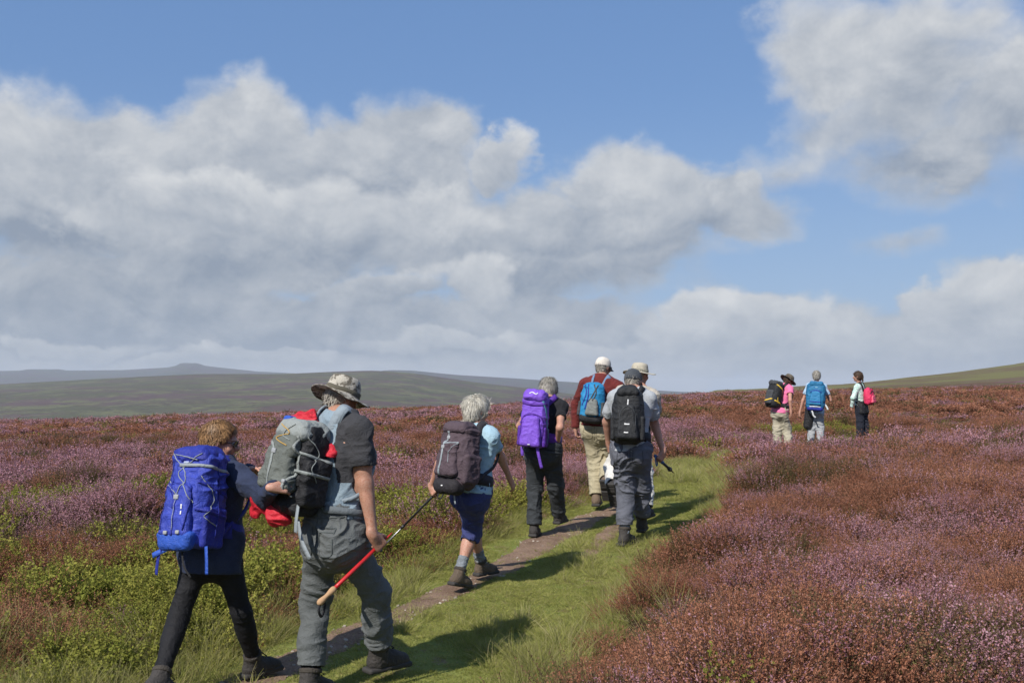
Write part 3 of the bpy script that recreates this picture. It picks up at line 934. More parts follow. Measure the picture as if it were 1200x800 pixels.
        for ax in range(3):
            s0 = [slice(None)] * 3; s1 = [slice(None)] * 3
            s0[ax] = slice(0, -1); s1[ax] = slice(1, None)
            u, v = (ax + 1) % 3, (ax + 2) % 3
            for w in (u, v): s0[w] = slice(1, -1); s1[w] = slice(1, -1)
            A, B = I[tuple(s0)], I[tuple(s1)]
            for flip, M in ((False, A & ~B), (True, ~A & B)):
                e = np.argwhere(M)
                if not len(e): continue
                e[:, u] += 1; e[:, v] += 1
                def cell(du, dv):
                    q = e.copy(); q[:, u] -= du; q[:, v] -= dv
                    return idx[q[:, 0], q[:, 1], q[:, 2]]
                Q = np.stack([cell(1, 1), cell(0, 1), cell(0, 0), cell(1, 0)], 1)
                Fs.append(Q[:, ::-1] if flip else Q)
        F = np.concatenate(Fs)
        F = F[(F >= 0).all(1)]
        return V, F


def vnormals(V, F):
    n = np.cross(V[F[:, 2]] - V[F[:, 0]], V[F[:, 3]] - V[F[:, 1]])
    N = np.zeros_like(V)
    for k in range(4): np.add.at(N, F[:, k], n)
    return N / (np.linalg.norm(N, axis=1)[:, None] + 1e-12)


def relax(V, F, it=1, w=.5):
    for _ in range(it):
        s = np.zeros_like(V); c = np.zeros(len(V))
        for k in range(4):
            a, b_ = F[:, k], F[:, (k + 1) % 4]
            np.add.at(s, a, V[b_]); np.add.at(c, a, 1); np.add.at(s, b_, V[a]); np.add.at(c, b_, 1)
        V = V * (1 - w) + w * s / np.maximum(c, 1)[:, None]
    return V


def ridge(p, seed): return 1 - np.abs(2 * vnoise(p, seed) - 1)


def creases(V, N, amp, sc, seed=0, warp=.35):
    """soft cloth folds: ridged noise, sc = frequency along x,y,z"""
    p = V * np.asarray(sc, float)
    w = np.stack([vnoise(V * 6.0, seed + 5), vnoise(V * 6.0, seed + 6), vnoise(V * 6.0, seed + 7)], -1) - .5
    q = p + w * warp * 4
    r = ridge(q, seed) ** 3 * .75 + ridge(q * 2.1 + 3.3, seed + 1) ** 2 * .42
    msk = .35 + 1.0 * vnoise(V * 4.5, seed + 9)
    return V + N * ((r - .45) * amp * msk)[:, None]


def make(name, fld, mat, parent, fold=None, seed=0, it=1):
    V, F = fld.mesh()
    if len(F) == 0: raise ValueError('empty field ' + name)
    V = relax(V, F, it, .4)
    if fold: V = creases(V, vnormals(V, F), fold[0], fold[1], seed)
    return mesh_obj(name, V, F.astype(np.int32), mat, parent)


def tube_geo(P, R, k=8, caps=True):
    P = np.asarray(P, float); n = len(P)
    R = np.broadcast_to(np.asarray(R, float), n)
    T = np.gradient(P, axis=0); T /= np.linalg.norm(T, axis=1)[:, None] + 1e-12
    ref = np.array([0, 0, 1.0]) if abs(T[0, 2]) < .9 else np.array([1.0, 0, 0])
    V = []; u = nrm(np.cross(T[0], ref))
    for i in range(n):
        u = nrm(u - T[i] * (u @ T[i])); v = np.cross(T[i], u)
        a = np.arange(k) / k * 2 * PI
        V.append(P[i] + R[i] * (np.cos(a)[:, None] * u + np.sin(a)[:, None] * v))
    V = np.concatenate(V); F = []
    for i in range(n - 1):
        for j in range(k): F.append((i * k + j, i * k + (j + 1) % k, (i + 1) * k + (j + 1) % k, (i + 1) * k + j))
    if caps: F.append(tuple(range(k))[::-1]); F.append(tuple(range((n - 1) * k, n * k)))
    return V, F


def ribbon_geo(P, N, w, th):
    """flat webbing along P with outward normals N"""
    P = np.asarray(P, float); N = np.asarray(N, float); n = len(P)
    T = np.gradient(P, axis=0); T /= np.linalg.norm(T, axis=1)[:, None] + 1e-12
    Sd = np.cross(T, N); Sd /= np.linalg.norm(Sd, axis=1)[:, None] + 1e-12
    w = np.broadcast_to(np.asarray(w, float), n)[:, None]
    V = np.stack([P - Sd * w / 2 - N * th / 2, P + Sd * w / 2 - N * th / 2, P + Sd * w / 2 + N * th / 2, P - Sd * w / 2 + N * th / 2], 1).reshape(-1, 3)
    F = []
    for i in range(n - 1):
        for j in range(4): F.append((i * 4 + j, i * 4 + (j + 1) % 4, (i + 1) * 4 + (j + 1) % 4, (i + 1) * 4 + j))
    F += [(0, 3, 2, 1), ((n - 1) * 4, (n - 1) * 4 + 1, (n - 1) * 4 + 2, (n - 1) * 4 + 3)]
    return V, F


def join_geo(L):
    V, F, n = [], [], 0
    for v, f in L:
        V.append(np.asarray(v)); F += [tuple(int(i) + n for i in x) for x in f]; n += len(v)
    return np.concatenate(V), F


def curve(P, n=16):
    """Catmull-Rom through P"""
    P = np.asarray(P, float)
    if len(P) < 3: return P[0] + (P[-1] - P[0]) * np.linspace(0, 1, n)[:, None]
    Q = np.vstack([2 * P[0] - P[1], P, 2 * P[-1] - P[-2]]); out = []
    seg = len(P) - 1
    for s in np.linspace(0, seg - 1e-6, n):
        i = int(s); u = s - i
        a, b_, c, d = Q[i], Q[i + 1], Q[i + 2], Q[i + 3]
        out.append(.5 * ((2 * b_) + (-a + c) * u + (2 * a - 5 * b_ + 4 * c - d) * u * u + (-a + 3 * b_ - 3 * c + d) * u ** 3))
    return np.array(out)
# ------------------------------------------------------------------ people: pose solver, body, clothes
SKIN = skin_mat('skin', (.46, .265, .195))
SKIN_TAN = skin_mat('tanned_skin', (.40, .225, .155))
SOLE = plain('boot_sole', (.035, .032, .03), .8, var=.3, scale=60, bump=.4)
LEATHER = fabric('brown_boot', (.105, .078, .055), .25, .75, bump=.35)
LEATHER_D = fabric('dark_boot', (.045, .040, .037), .3, .7, bump=.35)
BOOT_TRIM = fabric('boot_trim', (.052, .044, .036), .3, .75, bump=.3)
EYE = plain('eye_white', (.7, .68, .64), .2)
METAL = plain('pole_metal', (.25, .25, .26), .35, .9)
BLACKP = plain('black_plastic', (.018, .018, .02), .5, var=.2)
WHITEM = plain('white_mark', (.7, .7, .7), .7, var=.05)
GREYM = plain('grey_buckle', (.30, .31, .32), .5, var=.1)


def rot_about(v, ax, ang):
    ax = nrm(ax); v = np.asarray(v, float)
    return v * math.cos(ang) + np.cross(ax, v) * math.sin(ang) + ax * (ax @ v) * (1 - math.cos(ang))


class Person:
    def __init__(s, label, H, Y0, pelvis, neck, heading, head, yaw=0, nod=0, roll=0, female=False, tw=0, sw=1.0, bulk=1.0, h=.006, skin=None, group=None):
        s.H = H; s.k = H / 1.75; s.h = h; s.female = female; s.skin = skin or SKIN; s.bulk = bulk
        hd = math.radians(heading)
        s.R = np.array([math.cos(hd), -math.sin(hd), 0.0]); s.Fh = np.array([math.sin(hd), math.cos(hd), 0.0])
        s.P = at(pelvis[0], pelvis[1], Y0)
        s.N = at(neck[0], neck[1], Y0 + neck[2])
        s.U = nrm(s.N - s.P); s.T = np.linalg.norm(s.N - s.P)
        s.F = nrm(np.cross(s.U, s.R)); s.R2 = nrm(np.cross(s.F, s.U))
        a = math.radians(tw)
        s.Rs = s.R2 * math.cos(a) - s.F * math.sin(a); s.Fs = nrm(np.cross(s.U, s.Rs))     # shoulders' own turn
        shw = (.172 if female else .192) * s.k * sw
        s.sh = {-1: s.N - s.U * .062 * s.k - s.Rs * shw, 1: s.N - s.U * .062 * s.k + s.Rs * shw}
        s.hip = {-1: s.P - s.R * .088 * s.k, 1: s.P + s.R * .088 * s.k}
        s.hc = at(head[0], head[1], Y0 + head[2])
        hy = math.radians(heading + yaw)
        f = np.array([math.sin(hy), math.cos(hy), 0.0]); r = np.array([math.cos(hy), -math.sin(hy), 0.0])
        n = math.radians(nod)
        s.hf = f * math.cos(n) - np.array([0, 0, 1.0]) * math.sin(n); s.hu = nrm(np.cross(r, s.hf))
        ro = math.radians(roll)
        s.hr = rot_about(r, s.hf, ro); s.hu = rot_about(s.hu, s.hf, ro)
        s.root = empty('person', (s.P[0], s.P[1], float(ground(s.P[0], s.P[1]))))
        tag(s.root, label, 'person', group)
        s.label = label
        s.el = {}; s.wr = {}; s.kn = {}; s.an = {}; s.tips = []
        s.root['group'] = 'walkers in a line up the moor path'
        s.hands = {}; s.feet = {}; s.grips = {}

    def reach(s, par, pix, L, sg):
        d = nrm(ray(*pix)); oc = CAM - par
        b = oc @ d; c = oc @ oc - L * L; disc = b * b - c
        if disc <= 0:
            q = CAM + d * (-b); s.note = (s.note if hasattr(s, 'note') else '') + ' short%.2f' % (np.linalg.norm(q - par) / L)
            return q
        return CAM + d * (-b + sg * math.sqrt(disc))

    def arm(s, side, el, wr, sg1=1, sg2=1, ls=1.0):
        s.el[side] = s.reach(s.sh[side], el, .172 * s.H * ls, sg1)
        s.wr[side] = s.reach(s.el[side], wr, .148 * s.H * ls, sg2)

    def leg(s, side, kn, an, sg1=1, sg2=-1, ls=1.0):
        s.kn[side] = s.reach(s.hip[side], kn, .243 * s.H * ls, sg1)
        s.an[side] = s.reach(s.kn[side], an, .243 * s.H * ls, sg2)
        a = s.an[side]
        print('%-28s leg %+d ankle above ground %.3f  (%.2f,%.2f)' % (s.label[:28], side, a[2] - float(ground(a[0], a[1])), a[0], a[1]), getattr(s, 'note', ''))

    def B(s, r, f, u): return s.P + s.R2 * r + s.F * f + s.U * u
    def BS(s, r, f, u): return s.P + s.Rs * r + s.Fs * f + s.U * u

    def bounds(s, pts, m):
        pts = np.array(pts); return pts.min(0) - m, pts.max(0) + m

    # -- fields -------------------------------------------------------
    def torso(s, f, o=0.0, lo=-.06, hi=1.0, k=.05):
        kk = s.k * s.bulk
        W = [(-.10, .135), (0.0, .160), (.16, .158), (.40, .140), (.70, .160), (.90, .140)]
        if s.female: W = [(-.10, .145), (0.0, .168), (.16, .158), (.42, .128), (.70, .148), (.90, .125)]
        fl = (s.F, 1.42)
        for (a, wa), (b, wb) in zip(W[:-1], W[1:]):
            f.cone(s.P + s.U * a * s.T, s.P + s.U * b * s.T, wa * kk + o, wb * kk + o, k, flat=fl)
        for sd in (-1, 1):
            f.cone(s.N - s.U * .025 + s.R2 * sd * .03, s.sh[sd], .058 * s.k + o, .044 * s.k + o, k)
            f.cone(s.sh[sd] - s.Rs * sd * .012, s.P + s.U * .55 * s.T + s.Rs * sd * .07, .054 * s.k + o, .075 * s.k + o, k)
        for sd in (-1, 1):
            f.ell(s.P - s.F * .055 * s.k + s.R * sd * .075 * s.k - s.U * .045, (s.R2, s.F, s.U), np.array([.088, .085, .10]) * s.k + o, .05)

    def arm_f(s, f, sd, o=0.0, k=.03, r=(.054, .040, .042, .027), cutU=None, cutF=None):
        kk = s.k * (.86 if s.female else 1.0)
        cu = [] if cutU is None else [(s.sh[sd] + (s.el[sd] - s.sh[sd]) * cutU, s.el[sd] - s.sh[sd])]
        f.cone(s.sh[sd], s.el[sd], r[0] * kk + o, r[1] * kk + o, k, cuts=cu, mid=(.45, .006))
        if cutU is None:
            cf = [] if cutF is None else [(s.el[sd] + (s.wr[sd] - s.el[sd]) * cutF, s.wr[sd] - s.el[sd])]
            f.cone(s.el[sd], s.wr[sd], r[2] * kk + o, r[3] * kk + o, k, cuts=cf, mid=(.25, .004))

    def body(s):
        pts = [s.P, s.N, s.hc, s.hc + s.hf * .14] + list(s.el.values()) + list(s.wr.values()) + list(s.kn.values()) + list(s.an.values()) + list(s.sh.values())
        lo, hi = s.bounds(pts, .2)
        f = Field(lo, hi, s.h)
        s.torso(f)
        k = s.k
        for sd in (-1, 1):
            s.arm_f(f, sd)
            f.cone(s.hip[sd], s.kn[sd], .086 * k, .055 * k, .04)
            f.cone(s.kn[sd], s.an[sd], .053 * k, .036 * k, .03, mid=(.3, .014))
            an = s.an[sd]; ft = s.feet.get(sd)
            if ft is not None: f.cone(an - ft[1] * .03, an + ft[0] * .10 - ft[1] * .05, .034, .028, .02)
        s.head_f(f)
        for sd, hs in s.hands.items(): s.palm_f(f, sd, hs)
        V, F = f.mesh(); V = relax(V, F, 1, .35)
        GV, GF = [V], [F]; n = len(V)
        for v, q in s.tips:
            GV.append(v); GF.append(q + n); n += len(v)
        o = mesh_obj('body', np.concatenate(GV), np.concatenate(GF).astype(np.int32), s.skin, s.root)
        s.bodyobj = o
        c = s.hc; q = .235 * s.H / 1.75 / .235
        for sd in (-1, 1):
            ep = c + s.hr * sd * .031 + s.hf * .083 + s.hu * .004
            fe = Field(ep - .03, ep + .03, .003); fe.ell(ep, (s.hr, s.hf, s.hu), (.0125, .0125, .0125), 0)
            make('eye', fe, EYE, s.root)
        return o

    def head_f(s, f):
        c, r, fw, u = s.hc, s.hr, s.hf, s.hu; fr = (r, fw, u)
        f.cone(s.N - s.U * .05, c - u * .05 - fw * .012, .058 * s.k, .052 * s.k, .03)
        f.ell(c + u * .028 - fw * .012, fr, (.077, .097, .090), .02)
        f.ell(c - u * .030 + fw * .028, fr, (.060, .066, .080), .025)
        f.cone(c - u * .078 + fw * .030, c - u * .093 + fw * .062, .040, .026, .02)
        f.cone(c + u * .008 + fw * .088, c - u * .026 + fw * .108, .008, .0135, .012)
        f.ell(c - u * .030 + fw * .098, fr, (.018, .012, .011), .008)
        f.ell(c + u * .024 + fw * .078, fr, (.058, .018, .012), .012)
        for sd in (-1, 1):
            f.ell(c + r * sd * .031 + fw * .096 + u * .002, fr, (.016, .012, .011), .008, op='s')
            f.ell(c + r * sd * .078 - fw * .008 - u * .006, (nrm(r * sd + fw * -.5), nrm(fw * 1 + r * sd * .5), u), (.010, .021, .033), .006)
            f.ell(c + r * sd * .042 + fw * .065 - u * .028, fr, (.022, .022, .022), .02)
        f.ell(c - u * .062 + fw * .088, fr, (.024, .012, .006), .006)
        f.ell(c - u * .073 + fw * .085, fr, (.022, .012, .007), .006)

    def hand(s, sd, d, pn, curl=(25, 30, 20), thumb=1.0, spread=1.0):
        """d: where the fingers point; pn: where the palm faces"""
        d = nrm(d); pn = nrm(pn - d * (d @ pn)); side = np.cross(d, pn) * sd
        k = s.k * (.9 if s.female else 1.0)
        w = s.wr[sd]
        s.hands[sd] = (d, pn, side, k)
        cu = [math.radians(c) for c in curl]
        def finger(b, d0, L, r, cs, ax):
            P = [b - d0 * .02 * k, b]; dd = d0.copy()
            for fr_, c in zip((.45, .30, .25), cs):
                dd = rot_about(dd, ax, c)
                for q in (.5, .5): P.append(P[-1] + dd * L * fr_ * q)
            P.append(P[-1] + dd * r * .7)
            n = len(P); R = np.full(n, r); R[-2] = r * .9; R[-1] = r * .12; R[3] *= 1.06; R[5] *= 1.03
            C = np.array(P)
            v, q = tube_geo(C, R, 8, caps=False)
            s.tips.append((v, np.array(q)))
        ax = np.cross(d, pn)
        for i, (x, L) in enumerate(((.030, .073), (.0105, .082), (-.0095, .077), (-.029, .060))):
            b = w + d * (.088 - .005 * abs(i - 1.3)) * k + side * x * k
            d0 = nrm(d + side * x * 2.2 * spread)
            finger(b, d0, L * k, (.0088 if i < 3 else .0078) * k, [c * (1 + .08 * (i - 1.5)) for c in cu], ax)
        tb = w + d * .030 * k + side * .030 * k + pn * .006
        td = nrm(d * .75 + side * .62 + pn * .35 * thumb)
        P = [tb - td * .02, tb, tb + td * .022 * k]; dd = td
        for c in (18, 22):
            dd = rot_about(dd, nrm(np.cross(td, nrm(pn * .8 + d * .5 - side * .5))), math.radians(c) * thumb)
            P += [P[-1] + dd * .016 * k, P[-1] + dd * .032 * k]
        P.append(P[-1] + dd * .008); R = np.array([.012, .012, .0115, .0105, .010, .0098, .009, .0012]) * k
        v, q = tube_geo(np.array(P), R, 8, caps=False); s.tips.append((v, np.array(q)))
        s.grips[sd] = w + d * .082 * k + pn * .026 * k

    def palm_f(s, f, sd, hs):
        d, pn, side, k = hs; w = s.wr[sd]
        f.cone(w - d * .02, w + d * .03 * k, .026 * k, .026 * k, .02, flat=(pn, 1.25))
        f.rbox(w + d * .052 * k, (side, pn, d), np.array([.041, .0145, .045]) * k, .013 * k, .012, taper=(.78, 1, 1.15, .85))
        f.ell(w + d * .035 * k + side * .026 * k + pn * .010, (side, pn, d), np.array([.018, .015, .03]) * k, .012)

    def foot(s, sd, yaw=0, pitch=0, toe=None):
        f = rot_about(s.Fh, [0, 0, 1], -math.radians(yaw)); p = math.radians(pitch)
        t = f * math.cos(p) - np.array([0, 0, 1.0]) * math.sin(p); u = nrm(np.array([0, 0, 1.0]) * math.cos(p) + f * math.sin(p))
        s.feet[sd] = (t, u)

    # -- garments -----------------------------------------------------
    def trousers(s, mat, r=(.098, .078, .068), end=.95, o=.012, fold=(.016, (7, 7, 13)), seed=0, name='trousers', waist=.17, tight=False):
        pts = [s.P, s.P + s.U * .2] + list(s.kn.values()) + list(s.an.values())
        lo, hi = s.bounds(pts, .2); f = Field(lo, hi, s.h)
        s.torso(f, o)
        k = s.k
        f.cut(s.P + s.U * waist * k, s.U)
        for sd in (-1, 1):
            hp = s.hip[sd] + s.U * .0
            f.cone(hp, s.kn[sd], (r[0] if not tight else .088) * k + 0, r[1] * k, .05, mid=(.15, .012))
            e = s.kn[sd] + (s.an[sd] - s.kn[sd]) * end; ax = nrm(s.an[sd] - s.kn[sd])
            f.cone(s.kn[sd], s.an[sd] + ax * .05, r[1] * k, (r[1] + (r[2] - r[1]) / max(end, .3)) * k if end < .8 else r[2] * k, .03, cuts=[(e, ax)], mid=((.28, .010) if tight else None))
            if not tight: f.cone(e - ax * .05, e + ax * .06, r[2] * k - .009, r[2] * k - .006, 0, op='s')
        V, F = f.mesh(); V = relax(V, F, 1, .4)
        if fold:
            N = vnormals(V, F)
            V2 = creases(V, N, fold[0], fold[1], 20 + seed)
            # extra bunching behind the knees and above the cuffs
            w = np.zeros(len(V))
            for sd in (-1, 1):
                w += np.exp(-((np.linalg.norm(V - s.kn[sd], axis=1)) / .11) ** 2) + .8 * np.exp(-((np.linalg.norm(V - s.an[sd], axis=1)) / .13) ** 2)
            V = V2 + N * ((ridge(V * np.array([6, 6, 26.0]) + 2 * vnoise(V * 7, 3)[:, None], 50 + seed) - .5) * fold[0] * .45 * np.clip(w, 0, 1))[:, None]
        return mesh_obj(name, V, F.astype(np.int32), mat, s.root)

    def stitch(s, obj, paths, mat, w=.007, name='pocket_seam', frm=None):
        """seams laid on a garment: paths in metres (right, up) from the pelvis, projected from behind"""
        me = obj.data; off = wloc(obj)
        Vv = [tuple(np.array(v.co) + off) for v in me.vertices]; tr = BVHTree.FromPolygons(Vv, [tuple(q.vertices) for q in me.polygons])
        for pts in paths:
            C = curve([(a, b_, 0) for a, b_ in pts], 20) if len(pts) > 2 else np.linspace(list(pts[0]) + [0], list(pts[1]) + [0], 12); P, N = [], []
            d = s.F if frm is None else frm
            for a, b_, _ in C:
                q, n, i, dist = tr.ray_cast(Vector(s.P + s.R2 * a + s.U * b_ - d * .8), Vector(d), 2.0)
                if q is None: continue
                n = np.array(n); n = n if n @ d < 0 else -n; P.append(np.array(q) + n * .0015); N.append(n)
            if len(P) > 3:
                v, f = ribbon_geo(np.array(P), np.array(N), w, .003); mesh_obj(name, v, f, mat, obj)

    def top(s, mat, sleeve='short', o=.018, hem=.08, fold=(.010, (9, 9, 9)), seed=0, name='shirt', r=(.064, .056, .054, .042), cutU=.62, cutF=.97, collar=.01, flare=.0, sleeves=(-1, 1)):
        pts = [s.P - s.U * (hem + .02), s.P, s.N] + [s.sh[i] for i in (-1, 1)] + [s.el[i] for i in (-1, 1)] + [s.wr[i] for i in (-1, 1)]
        lo, hi = s.bounds(pts, .17); f = Field(lo, hi, s.h)
        s.torso(f, o)
        if hem > 0.03:
            kk = s.k * s.bulk; w = (.168 if s.female else .162) * kk + o
            f.cone(s.P + s.U * .02, s.P - s.U * (hem + .05), w, w + flare, .04, flat=(s.F, 1.35))
        f.cut(s.P - s.U * hem, -s.U)
        for sd in (-1, 1):
            if sleeve == 'short':
                s.arm_f(f, sd, .004, .03, r, cutU=cutU)
                ax = nrm(s.el[sd] - s.sh[sd]); e = s.sh[sd] + (s.el[sd] - s.sh[sd]) * cutU
                f.cone(e - ax * .03, e + ax * .05, r[1] * s.k * (.86 if s.female else 1) - .002, r[1] * s.k - .002, 0, op='s')
            elif sleeve == 'long':
                s.arm_f(f, sd, .004, .03, r, cutF=cutF)
                f.cone(s.el[sd], s.el[sd] + nrm(s.sh[sd] - s.el[sd]) * .02, r[1] * s.k, r[1] * s.k, .03)
        f.cone(s.N - s.U * .03, s.hc + s.hu * .02, .066 * s.k, .075, .0, op='s')
        f.cut(s.N + s.U * (.035 + collar), s.U, (s.N + s.U * .1, .17)) if collar is not None else None
        o_ = make(name, f, mat, s.root, fold, 40 + seed)
        return o_

    def boot(s, sd, mat, L=.29, top=.14, name='boot', sock=None, lace=None, solemat=None):
        t, u = s.feet[sd]; an = s.an[sd]; k = s.k * (.93 if s.female else 1.0); sd_ = np.cross(t, u)
        base = an - u * .088 * k
        leg = nrm(s.kn[sd] - an)
        f = Field(an - .27, an + .27, min(s.h, .006) if s.h < .009 else .009)
        e = base + u * .088 * k + leg * (top - .075)
        f.cone(base + u * .055 * k - t * .015, e, .050 * k, .058 * k, .02, cuts=[(e, leg)])
        f.cone(base + u * .050 * k - t * .035, base + u * .048 * k + t * .10 * k, .047 * k, .044 * k, .03, flat=(sd_, 1.0))
        f.cone(base + u * .046 * k + t * .06, base + u * .040 * k + t * .155 * k, .046 * k, .040 * k, .03)
        f.cone(base + u * .10 * k + t * .02, base + u * .055 * k + t * .12 * k, .035 * k, .03 * k, .03)
        f.cone(e - leg * .02, e + leg * .05, .046 * k, .05 * k, 0, op='s')
        f.cut(base + u * .018 * k, -u, (base, .3))
        V, F = f.mesh(); V = relax(V, F, 1, .4); N = vnormals(V, F)
        V = creases(V, N, .006, (18, 18, 18), 3)
        b = mesh_obj(name, V, F.astype(np.int32), mat, s.root)
        f = Field(base - .24, base + .24, .005 if s.h < .009 else .009)
        f.rbox(base + t * .055 * k + u * .012, (sd_, t, u), (.050 * k, .150 * k, .017), .014, 0, taper=(1, 1.02, 1, 1.0))
        f.rbox(base + t * .045 * k + u * -.004, (sd_, t, u), (.06 * k, .018, .010), .002, 0.0, op='s')
        for q in (-.085, -.055, .10, .13, .16): f.rbox(base + t * (q + .04) * k - u * .007, (sd_, t, u), (.07 * k, .005, .006), .001, 0, op='s')
        so_ = make('sole', f, solemat or SOLE, b)
        f = Field(e - .12, e + .12, .005 if s.h < .009 else .009)      # padded collar and toe cap
        f.cone(e - leg * .018, e - leg * .012, .064 * k, .064 * k, 0, cuts=[(e - leg * .004, leg), (e - leg * .030, -leg)]); f.cone(e - leg * .06, e + leg * .05, .050 * k, .052 * k, 0, op='s')
        make('collar', f, BOOT_TRIM, b)
        f = Field(base - .26, base + .26, .005 if s.h < .009 else .009)
        f.cone(base + u * .036 * k + t * .135, base + u * .032 * k + t * .162 * k, .0445 * k, .0425 * k, .01); f.cut(base + u * .020 * k, -u); f.cut(base + t * .128 * k, -t)
        make('toe_cap', f, BOOT_TRIM, b)
        if sock is not None:
            f = Field(an - .3, an + .4, s.h if s.h < .009 else .008)
            a = an + leg * (top - .12); c = an + leg * (top + sock[1])
            f.cone(a, c, .052 * k, .053 * k, .0, cuts=[(c, leg)])
            make('sock', f, sock[0], s.root, (.010, (10, 10, 40)), 7)
        if lace is not None:
            pts = []
            for i in range(7):
                v = i / 6; c = (base + u * .078 * k + t * .115 * k) * (1 - v) + (e + t * .055 * k - leg * .012) * v
                pts.append(c + sd_ * (.018 if i % 2 else -.018) + t * .006 + u * .006)
            v, q = tube_geo(curve(pts, 26), .0028, 6)
            mesh_obj('lace', v, q, lace, b)
        return b

    def hair(s, mat, grow=.014, nape=-.075, front=.030, strands=2200, length=.045, amp=.012, name='hair', fringe=True, lowback=True, under=None):
        c, r, fw, u = s.hc, s.hr, s.hf, s.hu; fr = (r, fw, u)
        f = Field(c - .2, c + .2, .005 if s.h < .009 else .008)
        f.ell(c + u * .030 - fw * .014, fr, np.array([.077, .097, .090]) + grow, 0)
        if lowback: f.ell(c - u * .015 - fw * .032, fr, np.array([.064, .064, .080]) + grow * .7, .02)
        f.cut(c + fw * front + u * -.01, nrm(fw * .9 - u * .55), (c, .2))
        if under is not None: f.cut(c + u * under, u)
        f.cut(c + u * nape - fw * .04, nrm(-u + fw * .55), (c, .2))
        for sd in (-1, 1): f.ell(c + r * sd * .095 + fw * .012 - u * .012, fr, (.03, .03, .042), .01, op='s')
        V, F = f.mesh(); V = relax(V, F, 1, .5); N = vnormals(V, F)
        V = V + N * ((fbm(V * 26, 3, 9) - .5) * amp * 2.2)[:, None]
        g = np.random.default_rng(5); VV = [V]; FF = [F.astype(np.int32)]
        if strands:
            ii = g.integers(0, len(V), strands)
            crown = c + u * .12 - fw * .05
            p = V[ii]; n = N[ii]
            d = p - crown; d = d - n * (d * n).sum(1)[:, None]; d /= np.linalg.norm(d, axis=1)[:, None] + 1e-6
            d = d + g.normal(size=d.shape) * .28 - u * .25; d = d - n * (d * n).sum(1)[:, None] * .9; d /= np.linalg.norm(d, axis=1)[:, None] + 1e-6
            L = length * (.5 + g.random(strands))[:, None]; sdv = np.cross(d, n)
            lock = vnoise(p * 42, 4)                                  # strands gather in locks
            w = (.0012 + .0016 * g.random(strands))[:, None]; lift = (.003 + .020 * lock ** 2 * g.random(strands))[:, None]
            P0 = p - n * .003; P1 = p + d * L * .5 + n * (lift + .004); P2 = p + d * L * (.8 + .4 * lock[:, None]) + n * lift * (.6 + .8 * g.random(strands))[:, None]
            stone = np.clip(.25 + .75 * lock + g.normal(size=strands) * .18, .1, 1.2)
            q1 = np.stack([P0 - sdv * w, P0 + sdv * w, P1 + sdv * w, P1 - sdv * w], 1); q2 = np.stack([P1 - sdv * w, P1 + sdv * w, P2 + sdv * w * .3, P2 - sdv * w * .3], 1)
            Q = np.concatenate([q1, q2]).reshape(-1, 3)
            FF.append(np.arange(len(Q)).reshape(-1, 4) + len(V)); VV.append(Q)
        o = mesh_obj(name, np.concatenate(VV), np.concatenate(FF).astype(np.int32), mat, s.root)
        tone = np.clip(.15 + .6 * vnoise(V * 42, 4), 0, 1)
        if strands: tone = np.concatenate([tone, np.tile(np.repeat(stone, 4), 2)])
        at_ = o.data.attributes.new('lock', 'FLOAT', 'POINT'); at_.data.foreach_set('value', tone.astype(np.float32))
        return o

    def lathe(s, name, prof, mat, c, fr, sx=1.0, sy=1.12, seg=40, parent=None, wave=0.0, crumple=0.0, seed=0):
        r, fw, u = fr; V = []
        for (rad, z) in prof:
            a = np.arange(seg) / seg * 2 * PI
            zz = z + wave * np.cos(2 * a) * max(0, (rad - .10)) / .07 * -1.0
            V.append(c + np.cos(a)[:, None] * r * rad * sx + np.sin(a)[:, None] * fw * rad * sy + zz[:, None] * u)
        V = np.concatenate(V); n = len(prof)
        i, j = np.meshgrid(np.arange(n - 1), np.arange(seg), indexing='ij'); j2 = (j + 1) % seg
        F = np.stack([i * seg + j, i * seg + j2, (i + 1) * seg + j2, (i + 1) * seg + j], -1).reshape(-1, 4)
        if crumple: V = V + (np.stack([vnoise(V * 16, seed), vnoise(V * 16, seed + 1), vnoise(V * 16, seed + 2)], -1) - .5) * crumple
        return mesh_obj(name, V, F[:, ::-1], mat, parent or s.root)

    def brim_hat(s, mat, band=None, brim=.175, crown=.100, droop=.028, wave=.02, up=.035, crumple=.012, seed=0):
        c = s.hc + s.hu * up - s.hf * .01; fr = (s.hr, s.hf, s.hu)
        prof = [(.001, crown), (.04, crown + .002), (.068, crown - .004), (.083, crown - .018), (.090, crown - .045), (.094, .02), (.097, .0), (.108, -.006), (.14, -.6 * droop), (brim, -droop),
                (brim + .001, -droop - .004), (.14, -.6 * droop - .005), (.106, -.012), (.092, -.004), (.088, .02), (.08, .06), (.05, crown - .012), (.001, crown - .010)]
        h = s.lathe('hat', prof, mat, c, fr, wave=wave, crumple=crumple, seed=seed)
        if band is not None:
            s.lathe('hat_band', [(.0985, .004), (.0995, .006), (.0975, .030), (.0955, .031)], band, c, fr, parent=h, crumple=crumple, seed=seed)
        return h

